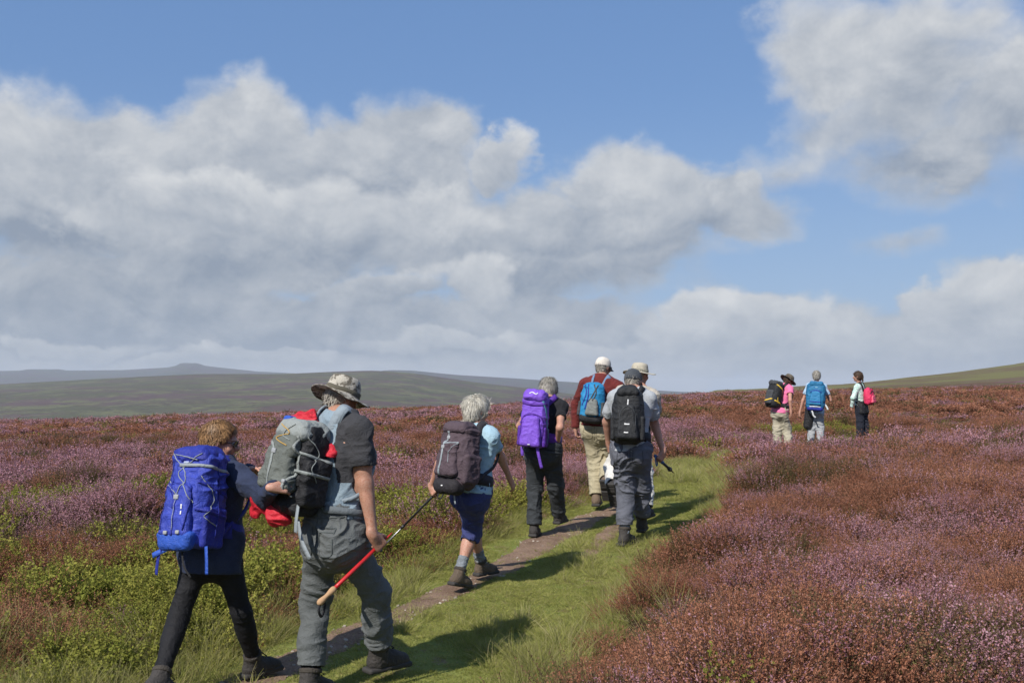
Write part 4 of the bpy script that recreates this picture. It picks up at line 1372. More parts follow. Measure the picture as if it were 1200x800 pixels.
    def cap(s, mat, peak=None, up=.03, crumple=.006, seed=3, tip=0):
        c = s.hc + s.hu * up - s.hf * .012; fr = (s.hr, s.hf, s.hu)
        prof = [(.001, .094), (.03, .091), (.058, .077), (.079, .050), (.089, .018), (.091, -.012), (.0915, -.028), (.085, -.028), (.084, .01), (.072, .05), (.001, .088)]
        h = s.lathe('cap', prof, mat, c, fr, sx=.98, sy=1.2, crumple=crumple, seed=seed)
        V = []; F = []; nu, nv = 13, 6
        for top_ in (0, 1):
            for i in range(nu):
                a = (i / (nu - 1) - .5) * PI * .82
                for j in range(nv):
                    q = j / (nv - 1)
                    x = math.sin(a) * .089 * (1 + q * .02); y = math.cos(a) * .106 + q * .075 * (math.cos(a) ** .6 if math.cos(a) > 0 else 0)
                    z = -.020 - q * (.018 + tip) - .018 * (math.sin(a) ** 2) * (.3 + q) + (.003 if top_ else 0)
                    V.append(c + s.hr * x + s.hf * y + s.hu * z)
        o = nu * nv
        for i in range(nu - 1):
            for j in range(nv - 1):
                a, b_, c_, d = i * nv + j, (i + 1) * nv + j, (i + 1) * nv + j + 1, i * nv + j + 1
                F += [(a, b_, c_, d), (a + o, d + o, c_ + o, b_ + o)]
        for i in range(nu - 1): a, b_ = i * nv + nv - 1, (i + 1) * nv + nv - 1; F.append((a, b_, b_ + o, a + o))
        mesh_obj('peak', V, F, peak or mat, h)
        return h

    def glasses(s, dark=True):
        c, r, fw, u = s.hc, s.hr, s.hf, s.hu
        m = plain('dark_lens', (.012, .011, .012), .15) if dark else plain('lens_rim', (.05, .05, .05), .4)
        L = []
        for sd in (-1, 1):
            a = np.linspace(0, 2 * PI, 17)[:-1]
            ce = c + r * sd * .034 + fw * .104 + u * .003
            ring = [ce + r * (math.cos(x) * .027) + u * (math.sin(x) * .020) - fw * (.012 * (math.cos(x) * sd > 0) * abs(math.cos(x))) for x in a]
            V = np.array(ring + [p - fw * .004 for p in ring]); n = 16
            L.append((V, [tuple(range(n)), tuple(range(2 * n - 1, n - 1, -1))] + [(i, (i + 1) % n, (i + 1) % n + n, i + n) for i in range(n)]))
            L.append(tube_geo(curve([c + r * sd * .060 + fw * .090 + u * .008, c + r * sd * .078 + fw * .045 + u * .010, c + r * sd * .083 - fw * .002 + u * .010, c + r * sd * .080 - fw * .02 - u * .006], 12), .0032, 6))
        L.append(tube_geo(curve([c - r * .01 + fw * .106 + u * .005, c + fw * .11 + u * .008, c + r * .01 + fw * .106 + u * .005], 5), .0025, 6))
        v, f = join_geo(L)
        mesh_obj('sunglasses', v, f, m, s.root, smooth=False)


# ------------------------------------------------------------------ rucksacks
class Pack:
    def __init__(s, label, p, w, d, h, mats, at_=(0, .0), back=.125, pitch=0, roll=0, yaw=0, name='rucksack', vox=.006, taper=(.92, .96, .9, .8), bulge=.02, rnd=.05, seed=0, group=None, wrinkle=.012):
        """mats: body, lid, pocket, strap; at_: right and up offset of the bag's centre from the spine (m)"""
        s.p = p; s.w, s.d, s.h = w, d, h; s.m = mats; s.vox = vox; s.seed = seed; s.wr = wrinkle
        R, U = p.Rs.copy(), p.U.copy(); O = -p.Fs
        if pitch: a = math.radians(pitch); U, O = rot_about(U, R, a), rot_about(O, R, a)
        if roll: a = math.radians(roll); R, U = rot_about(R, O, a), rot_about(U, O, a)
        if yaw: a = math.radians(yaw); R, O = rot_about(R, U, a), rot_about(O, U, a)
        s.R, s.O, s.U = nrm(R), nrm(O), nrm(U); s.fr = (s.R, s.O, s.U)
        s.c = p.B(0, 0, p.T * .5) - p.Fs * (back + d / 2) + p.Rs * at_[0] + p.U * at_[1]
        s.root = empty(name, s.c - s.U * h / 2); tag(s.root, label, 'rucksack', "rucksacks on the walkers' backs")
        s.trees = []
        f = s.field()
        f.rbox(s.L(0, 0, 0), s.fr, (w / 2, d / 2, h / 2), rnd, .0, taper=taper, bulge=bulge)
        s.add('main_bag', f, mats['body'], wrinkle, (9, 9, 14))

    def L(s, x, y, z): return s.c + s.R * x + s.O * y + s.U * z
    def field(s):
        m = max(s.w, s.d, s.h) * .85 + .12
        return Field(s.c - m, s.c + m, s.vox)

    def add(s, name, f, mat, wr=.008, sc=(12, 12, 12), parent=None, cast=True):
        V, F = f.mesh(); V = relax(V, F, 1, .4)
        if wr: V = creases(V, vnormals(V, F), wr, sc, 60 + s.seed, .25)
        o = mesh_obj(name, V, F.astype(np.int32), mat, parent or s.root)
        if cast: s.trees.append(BVHTree.FromPolygons([tuple(v) for v in V], [tuple(int(i) for i in q) for q in F]))
        return o

    def blob(s, name, c, half, rnd, mat, taper=(1, 1, 1, 1), bulge=.0, wr=.008, fr=None, k=0, cast=True):
        m = max(half) * 1.7 + .06; cc = s.L(*c)
        f = Field(cc - m, cc + m, s.vox); f.rbox(cc, fr or s.fr, half, rnd, k, taper=taper, bulge=bulge)
        return s.add(name, f, mat, wr, cast=cast)

    def hit(s, p, d):
        best = None
        for t_ in s.trees:
            q, n, i, dist = t_.ray_cast(Vector(p), Vector(d), 2.0)
            if q is not None and (best is None or dist < best[2]): best = (np.array(q), np.array(n), dist)
        return best

    def drape(s, pts, frm='out', n=24, lift=.003):
        """project a path (given on the outer face as x,z or on a side face as y,z) onto the bag"""
        C = curve([(a, b_, 0) for a, b_ in pts], n); P, N = [], []
        for a, b_, _ in C:
            if frm == 'out': o, d = s.L(a, .8, b_), -s.O
            elif frm == 'right': o, d = s.L(.8, a, b_), -s.R
            elif frm == 'left': o, d = s.L(-.8, a, b_), s.R
            else: o, d = s.L(a, b_, .9), -s.U
            h = s.hit(o, d)
            if h is None: continue
            nn = h[1] if h[1] @ d < 0 else -h[1]
            P.append(h[0] + nn * lift); N.append(nn)
        return np.array(P), np.array(N)

    def web(s, name, pts, w, mat, frm='out', n=24, th=.003):
        P, N = s.drape(pts, frm, n)
        if len(P) < 3: return None
        v, f = ribbon_geo(P, N, w, th); return mesh_obj(name, v, f, mat, s.root)

    def cord(s, name, pts, r, mat, frm='out', n=40):
        P, N = s.drape(pts, frm, n, lift=r)
        if len(P) < 3: return None
        v, f = tube_geo(P, r, 6); return mesh_obj(name, v, f, mat, s.root)

    def mark(s, pts, w, mat=None, name='logo'): return s.web(name, pts, w, mat or WHITEM, n=8, th=.002)

    def tail(s, P, w, mat, name='strap_end', nrm_=None, th=.0025):
        C = curve(P, 14); N = np.tile(nrm_ if nrm_ is not None else s.O, (14, 1)); v, f = ribbon_geo(C, N, w, th); return mesh_obj(name, v, f, mat, s.root)

    def buckle(s, x, z, sx=.018, sz=.014, mat=None, name='buckle'):
        P, N = s.drape([(x, z - .001), (x, z), (x, z + .001)], n=3)
        if len(P) == 0: return
        c = P[len(P) // 2]; f = Field(c - .06, c + .06, .004); f.rbox(c, s.fr, (sx, .007, sz), .004, 0); s.add(name, f, mat or GREYM, 0, cast=False)

    def harness(s, mat, w=.058, off=.022, belt=True, beltmat=None, bw=1.0):
        p = s.p; k = p.k; T = p.T
        dep = (.148 if p.female else .160) * k * p.bulk / 1.42
        for sd in (-1, 1):
            ptop = s.L(sd * .07, -s.d / 2 - .0, s.h * .30)
            pts = [ptop, p.N + p.Rs * sd * .095 * k - p.Fs * .075 * k + p.U * (.005 + off), p.N + p.Rs * sd * .105 * k + p.U * (.018 + off) - p.Fs * .005,
                   p.BS(sd * .115 * k, dep * .9 + off, T * .84), p.BS(sd * .125 * k, dep + .035 + off, T * .66), p.BS(sd * .165 * k, dep * .55 + off, T * .45), p.BS(sd * (.158 * k + off), -.02, T * .33), s.L(sd * s.w * .42, -s.d * .42, -s.h * .36)]
            C = curve(pts, 34); A = p.P + np.clip(((C - p.P) @ p.U), 0, T * .86)[:, None] * p.U; N = C - A; N /= np.linalg.norm(N, axis=1)[:, None]
            ww = np.interp(np.linspace(0, 1, 34), [0, .1, .55, .68, 1], [w, w, w * .9, .026, .024])
            v, f = ribbon_geo(C, N, ww, .012); mesh_obj('shoulder_strap', v, f, mat, s.root)
        if belt:
            a = np.linspace(-PI * .93, PI * .93, 44) + PI / 2
            wx = (.170 if p.female else .165) * k * p.bulk + .028; wy = wx / 1.38
            C = np.array([p.B(math.cos(x) * wx, math.sin(x) * wy, T * .20 - .02 * math.sin(x)) for x in a]); N = C - p.B(0, 0, T * .19); N /= np.linalg.norm(N, axis=1)[:, None]
            ww = np.interp(np.abs(np.linspace(-1, 1, 44)), [0, .35, .5, 1], [.03 * bw, .035 * bw, .085 * bw, .10 * bw]); v, f = ribbon_geo(C, N, ww, .012); mesh_obj('hip_belt', v, f, beltmat or mat, s.root)


def pole(label, G, tip, mats, length_grip=.14, r=.008, name='walking_pole', split=.5, basket=True, strap=None, thick=.9):
    """trekking pole from its grip end G to its tip"""
    G = np.asarray(G); tip = np.asarray(tip); d = nrm(tip - G); Ln = np.linalg.norm(tip - G)
    o = empty(name, G); tag(o, label, 'walking pole', 'walking poles carried by the walkers')
    n = 14; q = np.linspace(0, 1, n); rad = .0155 + .003 * np.sin(q * PI * 3.0) ; rad[0] = .008; rad[1] = .017; rad[-1] = .011
    v, f = tube_geo(G + d * q[:, None] * length_grip, rad, 10); mesh_obj('grip', v, f, mats[0], o)
    m1 = G + d * (length_grip + (Ln - length_grip) * split)
    v, f = tube_geo(np.array([G + d * length_grip * .95, G + d * (length_grip + .02), m1]), [r * 1.1, r * 1.1, r], 10); mesh_obj('upper_shaft', v, f, mats[1], o)
    v, f = tube_geo(np.array([m1 - d * .005, m1 + d * .035]), [r * 1.45, r * 1.35], 10); mesh_obj('clamp', v, f, BLACKP, o)
    v, f = tube_geo(np.array([m1 + d * .03, tip - d * .04, tip - d * .03, tip]), [r * .8, r * .65, r * .5, r * .25], 8); mesh_obj('lower_shaft', v, f, mats[2], o)
    if basket:
        b = tip - d * .07; v, f = tube_geo(np.array([b, b + d * .004, b + d * .012, b + d * .018]), [.010, .026, .024, .009], 14); mesh_obj('basket', v, f, BLACKP, o)
    if strap is not None:
        side = nrm(np.cross(d, [0, 0, 1.0])); pts = [G + d * .02, G + d * .0 - np.array([0, 0, .03]) + side * .02, G + d * .03 - np.array([0, 0, .085]), G + d * .06 - np.array([0, 0, .05]) - side * .015, G + d * .03]
        C = curve(pts, 24); v, f = ribbon_geo(C, np.tile(side, (24, 1)), .014, .002); mesh_obj('wrist_strap', v, f, strap, o)
    return o
# ------------------------------------------------------------------ the walkers
GRP = 'walkers in a line up the moor path'
PG = "rucksacks on the walkers' backs"
Q = np.array
Zu = Q([0, 0, 1.0])
def hair_mat(name, lo, hi):
    m, t, b = new_mat(name); a = t.add('ShaderNodeAttribute', attribute_name='lock')
    t.put(b.inputs['Base Color'], t.mix(a.outputs['Fac'], lo, hi)); b.inputs['Roughness'].default_value = .5; b.inputs['Specular IOR Level'].default_value = .35
    return m


hm_sil = hair_mat('silver_hair', (.20, .18, .14), (.74, .70, .60))
hm_gin = hair_mat('ginger_brown_hair', (.050, .024, .010), (.33, .185, .080))
hm_gry = hair_mat('grey_hair', (.10, .09, .075), (.46, .43, .37))
hm_brn = hair_mat('dark_brown_hair', (.02, .012, .008), (.12, .07, .04))
grey_web = fabric('grey_webbing', (.26, .29, .31), .15, .8)
black_web = fabric('black_webbing', (.02, .02, .022), .2, .8)
wool_grey = fabric('grey_wool', (.20, .22, .24), .2, .95, bump=.5)
lace_m = fabric('dark_lace', (.03, .025, .02), .2, .9)

# ---- woman in navy with the big blue rucksack, reaching out to the pack ahead
p = Person('person in navy jacket and black leggings reaching out to the pack of the man ahead', 1.63, 5.9, (249, 642), (256, 547, .06), 25, (258, 518, .09), yaw=60, nod=8, female=True, h=.0055, tw=4)
p.arm(1, (311, 581), (320, 571), -1, -1, 1.05); p.arm(-1, (270, 562), (294, 551), 1, -1)
p.leg(-1, (210, 721), (186, 799), -1, -1); p.leg(1, (283, 717), (298, 776), 1, 1)
p.foot(-1, 18, 22); p.foot(1, 24, -4)
p.hand(1, nrm(Q([.85, .3, -.05])), nrm(Q([-.3, .9, -.3])), (28, 32, 20)); p.hand(-1, nrm(Q([.95, -.1, -.05])), nrm(Q([.1, -.7, -.6])), (20, 26, 15))
p.body()
navy = fabric('navy_softshell', (.024, .033, .068), .2, .85)
p.trousers(fabric('black_leggings', (.010, .010, .012), .2, .75, bump=.2, sheen=0), (.088, .060, .043), .80, .006, (.006, (14, 14, 22)), 1, name='leggings', tight=True)
p.top(navy, 'long', .022, .14, (.016, (8, 8, 10)), 1, name='jacket', r=(.074, .064, .060, .043), collar=.035, flare=.012)
p.hair(hm_gin, .006, -.045, .008, 6000, .036, .008)
p.glasses()
for sd in (-1, 1): p.boot(sd, LEATHER_D, top=.155, lace=lace_m)
royal = fabric('royal_blue_nylon', (.036, .056, .34), .18, .5, bump=.3, sheen=0)
royal_d = fabric('deep_blue_nylon', (.022, .032, .25), .15, .55, bump=.3, sheen=0)
royal_l = fabric('bright_blue_nylon', (.03, .085, .40), .12, .5, bump=.3, sheen=0)
k = Pack('large royal blue rucksack with grey zigzag cord on the back of the woman in navy', p, .285, .22, .53, dict(body=royal), (.065, .035), back=.105, pitch=-2, vox=.0055, bulge=.03, wrinkle=.022, group=None)
k.blob('lid', (0, .005, .248), (.138, .108, .052), .045, royal_d, taper=(1, .86, 1, .85), wr=.014)
k.blob('front_pocket', (0, .125, -.06), (.105, .035, .15), .03, royal, taper=(1.05, .8, 1.1, .6), wr=.014)
k.blob('bottom_pocket', (0, .115, -.225), (.125, .045, .055), .035, royal_l, taper=(.9, 1.05, .9, 1), wr=.01)
for sd in (-1, 1): k.blob('side_pocket', (sd * .143, .0, -.150), (.022, .08, .11), .02, royal_d, taper=(1, 1.25, 1, 1), wr=.012)
zz = [(-.10, .20), (.09, .14), (-.07, .08), (.06, .02)]
k.cord('cord', [(-.11, .255), (.02, .13), (.0, .02), (.0, -.17)], .0028, grey_web); k.cord('cord', [(.11, .255), (-.03, .15), (.05, .06), (.10, -.02)], .0028, grey_web)
k.cord('cord', [(-.09, .25), (.09, .22)], .0026, grey_web); k.cord('cord', [(-.12, .10), (-.02, .04), (.0, .0)], .0026, grey_web)
k.web('compression_strap', [(-.105, .13), (-.02, .02), (-.01, -.05)], .018, royal_d); k.web('compression_strap', [(.0, .0), (.0, -.2)], .010, royal_d)
for a in ([(.11, .10), (-.10, .02)], [(.11, -.05), (-.11, -.10)], [(.11, .19), (-.09, .16)]):
    k.web('side_strap', a, .018, royal_d if a[0][1] < .15 else grey_web, frm='right')
k.cord('cord', [(.10, .13), (.02, .0), (.08, -.09), (.0, -.14)], .0026, grey_web, 'right')
k.buckle(0, .01); k.buckle(-.04, -.185, .014, .011); k.buckle(.05, -.18, .014, .011)
k.mark([(.055, -.03), (.055, -.055)], .011); k.mark([(.055, -.065), (.055, -.085)], .009)
k.tail([k.L(-.15, .02, -.17), k.L(-.185, .05, -.27), k.L(-.20, .05, -.36), k.L(-.21, .04, -.42)], .022, royal_d)
k.tail([k.L(-.15, .03, -.27), k.L(-.20, .06, -.30), k.L(-.235, .06, -.315)], .03, royal_l)
k.tail([k.L(.17, .06, -.25), k.L(.185, .06, -.33), k.L(.19, .055, -.40)], .022, royal_l)
k.tail([k.L(.02, .09, -.27), k.L(.06, .10, -.36), k.L(.10, .08, -.42)], .012, black_web)
k.web('zip', [(-.085, -.17), (-.09, .0), (-.06, .075), (.06, .075), (.09, .0), (.085, -.17)], .007, royal_d); k.web('seam', [(-.135, .20), (-.14, .0), (-.135, -.2)], .008, royal_d); k.web('seam', [(.0, .24), (-.01, .0), (.0, -.2)], .008, royal_d, frm='right'); k.mark([(-.02, .205), (.02, .205)], .012, fabric('pale_logo_patch', (.35, .40, .55), .1))
k.harness(royal_d)
P1, K1 = p, k

# ---- man in the brimmed hat, grey walking trousers
p = Person('person in mottled brimmed hat and grey trousers carrying a red walking pole', 1.79, 5.75, (392, 627), (398, 490, .05), 35, (400, 469, .17), yaw=12, nod=22, h=.0055, tw=6, sw=.95, skin=SKIN_TAN)
p.arm(1, (428, 567), (437, 627), 1, 1); p.arm(-1, (360, 560), (384, 604), 1, 1)
p.leg(-1, (370, 704), (363, 800), 1, -1); p.leg(1, (440, 693), (445, 767), 1, 1)
p.foot(-1, 0, 4); p.foot(1, 14, 0)
pole_dir = nrm(Q([.317, .17, .30]))
hd_d = nrm(Q([.05, .12, -.95])); hd_d = nrm(hd_d - pole_dir * (hd_d @ pole_dir))
p.hand(1, hd_d, np.cross(pole_dir, hd_d), (62, 68, 45)); p.hand(-1, nrm(Q([.6, .5, -.2])), nrm(Q([0, -.4, -.8])), (40, 40, 30))
p.body()
tr_ = p.trousers(fabric('grey_trousers', (.105, .113, .113), .12, .85, bump=.3), (.100, .082, .076), .80, .010, (.024, (6, 6, 13)), 2)
seam = fabric('grey_seam', (.075, .085, .085), .2, .9)
p.stitch(tr_, [[(.03, .05), (.03, -.085), (.075, -.105), (.12, -.085), (.12, .05)], [(.03, .05), (.12, .05)], [(.03, .025), (.12, .025)], [(-.12, .05), (-.12, -.085), (-.075, -.105), (-.03, -.085), (-.03, .05)], [(0, .14), (0, -.10)], [(-.16, .115), (.0, .10), (.16, .115)]], seam)
o = p.top(fabric('pale_blue_shirt', (.21, .27, .315), .12, .85), 'short', .006, -.10, (.014, (8, 8, 10)), 2, r=(.060, .066, .05, .04), cutU=.66)
P2SHIRT = o
o.data.materials.append(fabric('charcoal_sleeve', (.040, .040, .044), .15, .85))
V = np.zeros(len(o.data.polygons) * 3); o.data.polygons.foreach_get('center', V); V = V.reshape(-1, 3) + wloc(o)
mi = np.zeros(len(V), np.int32)
for sd in (-1, 1):
    a, b_ = p.sh[sd] + (p.N - p.sh[sd]) * .30, p.el[sd]; ax = b_ - a; tt = np.clip(((V - a) @ ax) / (ax @ ax), 0, 1); d_ = np.linalg.norm(V - a - tt[:, None] * ax, axis=1)
    mi[((V - p.P) @ p.Rs * sd > .092 + .10 * np.clip(.46 - (V - p.P) @ p.U, 0, 1)) & ((V - p.P) @ p.U > .30)] = 1; mi[(d_ < .072) & (tt > .35)] = 1
o.data.polygons.foreach_set('material_index', mi)
camo = fabric('mottled_cotton', (.40, .37, .31), .2, .9, col2=(.13, .115, .09), patch=26)
p.hair(hm_gry, .006, -.06, .015, 900, .02, .004, under=.03)
p.brim_hat(camo, fabric('hat_band', (.10, .09, .065), .3, .9), brim=.166, crown=.112, droop=.02, wave=.016, up=.030, crumple=.016)
for sd in (-1, 1): p.boot(sd, LEATHER_D, L=.32, top=.16, sock=(fabric('black_sock', (.012, .012, .013), .2, bump=.5), .10), lace=lace_m)
gg = fabric('grey_green_nylon', (.115, .125, .112), .15, .7, bump=.3, sheen=0)
gl = fabric('pale_grey_nylon', (.24, .26, .25), .15, .7, bump=.3, sheen=0)
gb = fabric('black_nylon', (.018, .018, .020), .2, .6, bump=.3, sheen=0)
k = Pack('grey green rucksack with pale straps hanging askew on the man in the brimmed hat', p, .29, .20, .50, dict(body=gb), (-.075, .035), back=.11, pitch=-3, roll=-6, vox=.0055, bulge=.02, wrinkle=.016)
k.blob('lid', (0, .01, .225), (.142, .115, .055), .045, gl, taper=(1.05, .8, 1.05, .8), wr=.014)
k.blob('front_pocket', (-.015, .125, .0), (.118, .055, .125), .04, gg, taper=(1.1, .85, 1.15, .6), wr=.018)
k.blob('upper_pocket', (.0, .115, .125), (.11, .04, .06), .03, gg, taper=(1, .9, 1.1, .8), wr=.014)
for sd in (-1, 1): k.blob('side_pocket', (sd * .16, .01, -.06), (.030, .085, .13), .025, gg if sd < 0 else gb, taper=(1, 1.2, 1, 1), wr=.014)
yel = plain('ochre_cord', (.45, .27, .06), .7)
k.cord('cord', [(-.07, .24), (.03, .20), (-.05, .16), (.06, .13)], .003, yel); k.cord('cord', [(.05, .25), (-.02, .19), (.07, .16)], .003, gl)
k.web('compression_strap', [(-.13, .15), (-.05, .10), (-.02, -.12)], .016, gl); k.web('compression_strap', [(.10, .19), (.11, .05), (.10, -.12)], .016, gl)
k.web('side_strap', [(.10, .10), (-.10, .05)], .018, gl, frm='right'); k.web('side_strap', [(.11, .0), (-.10, -.03)], .018, gl, frm='right')
k.cord('cord', [(.08, .19), (.0, .10), (.07, .03), (.02, -.05)], .003, gl, 'right')
k.buckle(-.035, .09); k.buckle(.10, -.06, .014, .011); k.mark([(.085, -.14), (.10, -.14)], .009)
k.tail([k.L(.13, .07, -.16), k.L(.145, .08, -.26), k.L(.15, .075, -.33)], .026, grey_web)
k.tail([k.L(.08, .02, -.27), k.L(.14, .02, -.37), k.L(.21, .0, -.46)], .030, grey_web)
k.blob('bottle', (-.165, -.01, .245), (.035, .035, .045), .02, royal_l, wr=0)
k.harness(fabric('pale_grey_strap', (.22, .26, .29), .12, .85), w=.066, bw=.4, beltmat=fabric('slate_belt', (.11, .125, .135), .15, .85))
P2, K2 = p, k
# red waterproof tucked behind the pack and hanging out below
red = fabric('red_nylon', (.52, .022, .038), .12, .5, bump=.35, sheen=0)
lo = k.c - .5; f = Field(lo, k.c + .5, .0055)
pts = [k.L(-.17, -.06, .235), k.L(-.185, -.035, .12), k.L(-.20, .02, -.02), k.L(-.205, .055, -.12), k.L(-.215, .09, -.20)]
pts = [q + k.R * e_ for q, e_ in zip(pts, (.0, -.025, -.01, .02, .02))]
for a, b_, ra, rb in zip(pts[:-1], pts[1:], (.052, .050, .038, .045), (.050, .038, .045, .06)): f.cone(a, b_, ra, rb, .04, flat=(nrm(k.R * .5 + k.O * .8), 1.3))
f.cone(k.L(-.165, .06, -.14), k.L(-.245, .11, -.27), .045, .066, .04, flat=(nrm(k.O), 2.2)); f.cone(k.L(-.19, .06, -.20), k.L(-.08, .07, -.275), .035, .055, .03, flat=(nrm(k.O), 1.5))
f.cone(k.L(-.08, .03, -.26), k.L(-.02, .04, -.285), .05, .035, .03)
f.cone(k.L(-.12, -.07, .27), k.L(-.06, -.075, .30), .04, .035, .03); f.cone(k.L(-.17, -.06, .235), k.L(-.12, -.07, .27), .05, .04, .03); f.cone(k.L(-.06, -.075, .28), k.L(.15, -.09, .12), .028, .03, .02)
V, F = f.mesh(); V = relax(V, F, 1, .4); V = creases(V, vnormals(V, F), .030, (10, 10, 14), 90)
o = mesh_obj('jacket', V, F.astype(np.int32), red, loc=pts[-1]); tag(o, 'bright red waterproof jacket stuffed behind the grey green rucksack and hanging out below', 'jacket')
G = p.grips[1] - pole_dir * .46
pole('red walking pole with cork grip held level by the man in the brimmed hat', G, p.grips[1] + pole_dir * .10,
     (plain('cork', (.42, .26, .14), .85, var=.25, scale=120, bump=.4), plain('red_anodised', (.50, .022, .025), .35), plain('red_anodised_lower', (.45, .02, .022), .35)), .13, .0105, split=.72, basket=False, strap=black_web)

# ---- woman with silver hair, blue capri trousers
p = Person('person with silver hair in pale blue shirt and blue cropped trousers', 1.60, 8.3, (553, 577), (561, 503, .05), 40, (558, 481, .10), yaw=14, nod=10, female=True, h=.006, tw=4)
p.arm(1, (587, 536), (598, 562), 1, 1); p.arm(-1, (515, 543), (505, 570), -1, 1)
p.leg(1, (553, 622), (537, 675), 1, -1); p.leg(-1, (553, 618), (565, 663), 1, 1)
p.foot(1, 0, 14); p.foot(-1, 6, 0)
pd = nrm(at(420, 668, 8.5) - at(503, 584, 8.1))
d_ = nrm(Q([-.1, -.1, -1.0])); d_ = nrm(d_ - pd * (d_ @ pd))
p.hand(-1, d_, np.cross(d_, pd), (62, 68, 45)); p.hand(1, nrm(Q([.35, .4, -.8])), nrm(Q([-.8, .5, -.1])), (22, 28, 18))
p.body()
p.trousers(fabric('indigo_cotton', (.040, .048, .140), .15, .9), (.092, .082, .082), .22, .008, (.020, (8, 8, 14)), 3, name='cropped_trousers')
p.top(fabric('sky_blue_cotton', (.30, .44, .52), .12, .9), 'short', .020, .0, (.014, (9, 9, 11)), 3, r=(.056, .066, .05, .04), cutU=.55)
p.hair(hm_sil, .008, -.072, .03, 6000, .055, .010)
for sd in (-1, 1): p.boot(sd, LEATHER, top=.15, sock=(wool_grey, .015), lace=lace_m)
aub = fabric('aubergine_nylon', (.078, .055, .066), .15, .75, bump=.3, sheen=0)
k = Pack('dull aubergine rucksack with rounded dark base on the silver haired woman', p, .31, .21, .50, dict(body=aub), (.045, .01), back=.125, vox=.006, bulge=.03, wrinkle=.02, seed=3)
k.blob('lid', (0, .02, .235), (.13, .10, .05), .045, aub, taper=(1.1, .8, 1.1, .8), wr=.016)
k.blob('front_pocket', (0, .115, -.02), (.11, .04, .14), .035, aub, taper=(1.1, .75, 1.2, .6), wr=.016)
k.blob('base_pocket', (0, .075, -.235), (.14, .075, .065), .06, fabric('dark_nylon', (.024, .021, .024), .15, .7, sheen=0), wr=.008)
for sd in (-1, 1): k.blob('side_pocket', (sd * .155, .0, -.09), (.030, .085, .12), .028, aub, taper=(1, 1.2, 1, 1), wr=.014)
k.web('compression_strap', [(-.03, .20), (-.04, .08), (-.05, -.16)], .018, grey_web); k.web('compression_strap', [(-.05, .10), (.10, .11)], .014, grey_web); k.cord('cord', [(.10, .11), (.03, .03), (.05, -.05)], .003, grey_web)
k.buckle(-.03, .15); k.buckle(-.04, .07); k.mark([(-.01, -.235), (.01, -.235)], .010)
k.web('seam', [(-.13, -.165), (0, -.155), (.13, -.165)], .008, gb)
k.tail([k.L(.05, .06, -.27), k.L(.055, .05, -.33), k.L(.06, .04, -.37)], .016, grey_web)
k.harness(fabric('dark_strap', (.03, .028, .034), .15, .8))
pole('black walking pole trailing from the hand of the silver haired woman', p.grips[-1] - pd * .10, p.grips[-1] + pd * .86, (BLACKP, plain('black_shaft', (.022, .022, .025), .35), METAL), .15, .009, strap=black_web)

# ---- person with the purple rucksack
p = Person('person in black top and charcoal trousers under a big purple rucksack', 1.66, 10.4, (636, 526), (641, 469, .03), 15, (643, 457, .16), yaw=5, nod=28, female=True, h=.0065)
p.arm(1, (656, 501), (653, 521), -1, 1); p.arm(-1, (609, 499), (613, 520), 1, 1)
p.leg(-1, (627, 569), (626, 619), 1, -1); p.leg(1, (651, 568), (655, 604), 1, 1)
p.foot(-1, 0, 3); p.foot(1, 10, 0)
p.hand(1, nrm(Q([-.25, .25, -.9])), nrm(Q([-.8, .3, -.1])), (35, 40, 28)); p.hand(-1, nrm(Q([.2, .4, -.9])), nrm(Q([.9, .1, -.1])), (30, 35, 22))
p.body()
p.trousers(fabric('charcoal_trousers', (.036, .040, .044), .2, .85), (.102, .088, .074), .90, .014, (.020, (7, 7, 13)), 4)
p.top(fabric('black_cotton', (.016, .016, .019), .2, .9), 'short', .016, .02, (.012, (9, 9, 11)), 4, r=(.056, .064, .05, .04), cutU=.55)
p.hair(hm_gry, .009, -.07, .03, 4000, .045, .010)
for sd in (-1, 1): p.boot(sd, LEATHER_D, top=.15, sock=(wool_grey, .03))
pur = fabric('violet_nylon', (.175, .075, .50), .12, .5, bump=.3, sheen=0); purd = fabric('deep_purple_nylon', (.085, .025, .27), .15, .5, bump=.3, sheen=0)
k = Pack('tall purple rucksack with paler oval pocket and hanging straps', p, .255, .21, .54, dict(body=pur), (-.06, .025), back=.115, vox=.0065, bulge=.02, wrinkle=.018, seed=4)
k.blob('lid', (0, .015, .252), (.125, .11, .06), .05, pur, taper=(1.0, .85, 1.0, .85), wr=.016)
k.blob('front_pocket', (0, .115, -.11), (.108, .035, .155), .034, pur, taper=(1.05, .72, 1.1, .7), wr=.012)
k.web('side_strap', [(-.13, .17), (0, .155), (.13, .17)], .028, purd); k.web('pocket_edge', [(-.115, -.20), (-.108, .0), (-.05, .055), (.05, .055), (.108, .0), (.115, -.20)], .014, purd)
for sd in (-1, 1): k.blob('side_pocket', (sd * .128, .0, -.16), (.020, .08, .10), .018, purd, wr=.01)
k.mark([(-.05, .265), (-.02, .28), (.02, .262), (.04, .275)], .009); k.mark([(-.012, -.245), (.012, -.245)], .010)
k.web('side_strap', [(.10, .20), (.02, .0), (-.02, -.22)], .022, fabric('teal_webbing', (.10, .26, .36), .15), frm='right', n=30)
k.tail([k.L(-.09, .06, -.27), k.L(-.085, .05, -.33), k.L(-.08, .04, -.36)], .03, pur); k.tail([k.L(.07, .09, -.25), k.L(.10, .08, -.36), k.L(.13, .05, -.47)], .03, pur)
k.harness(purd)

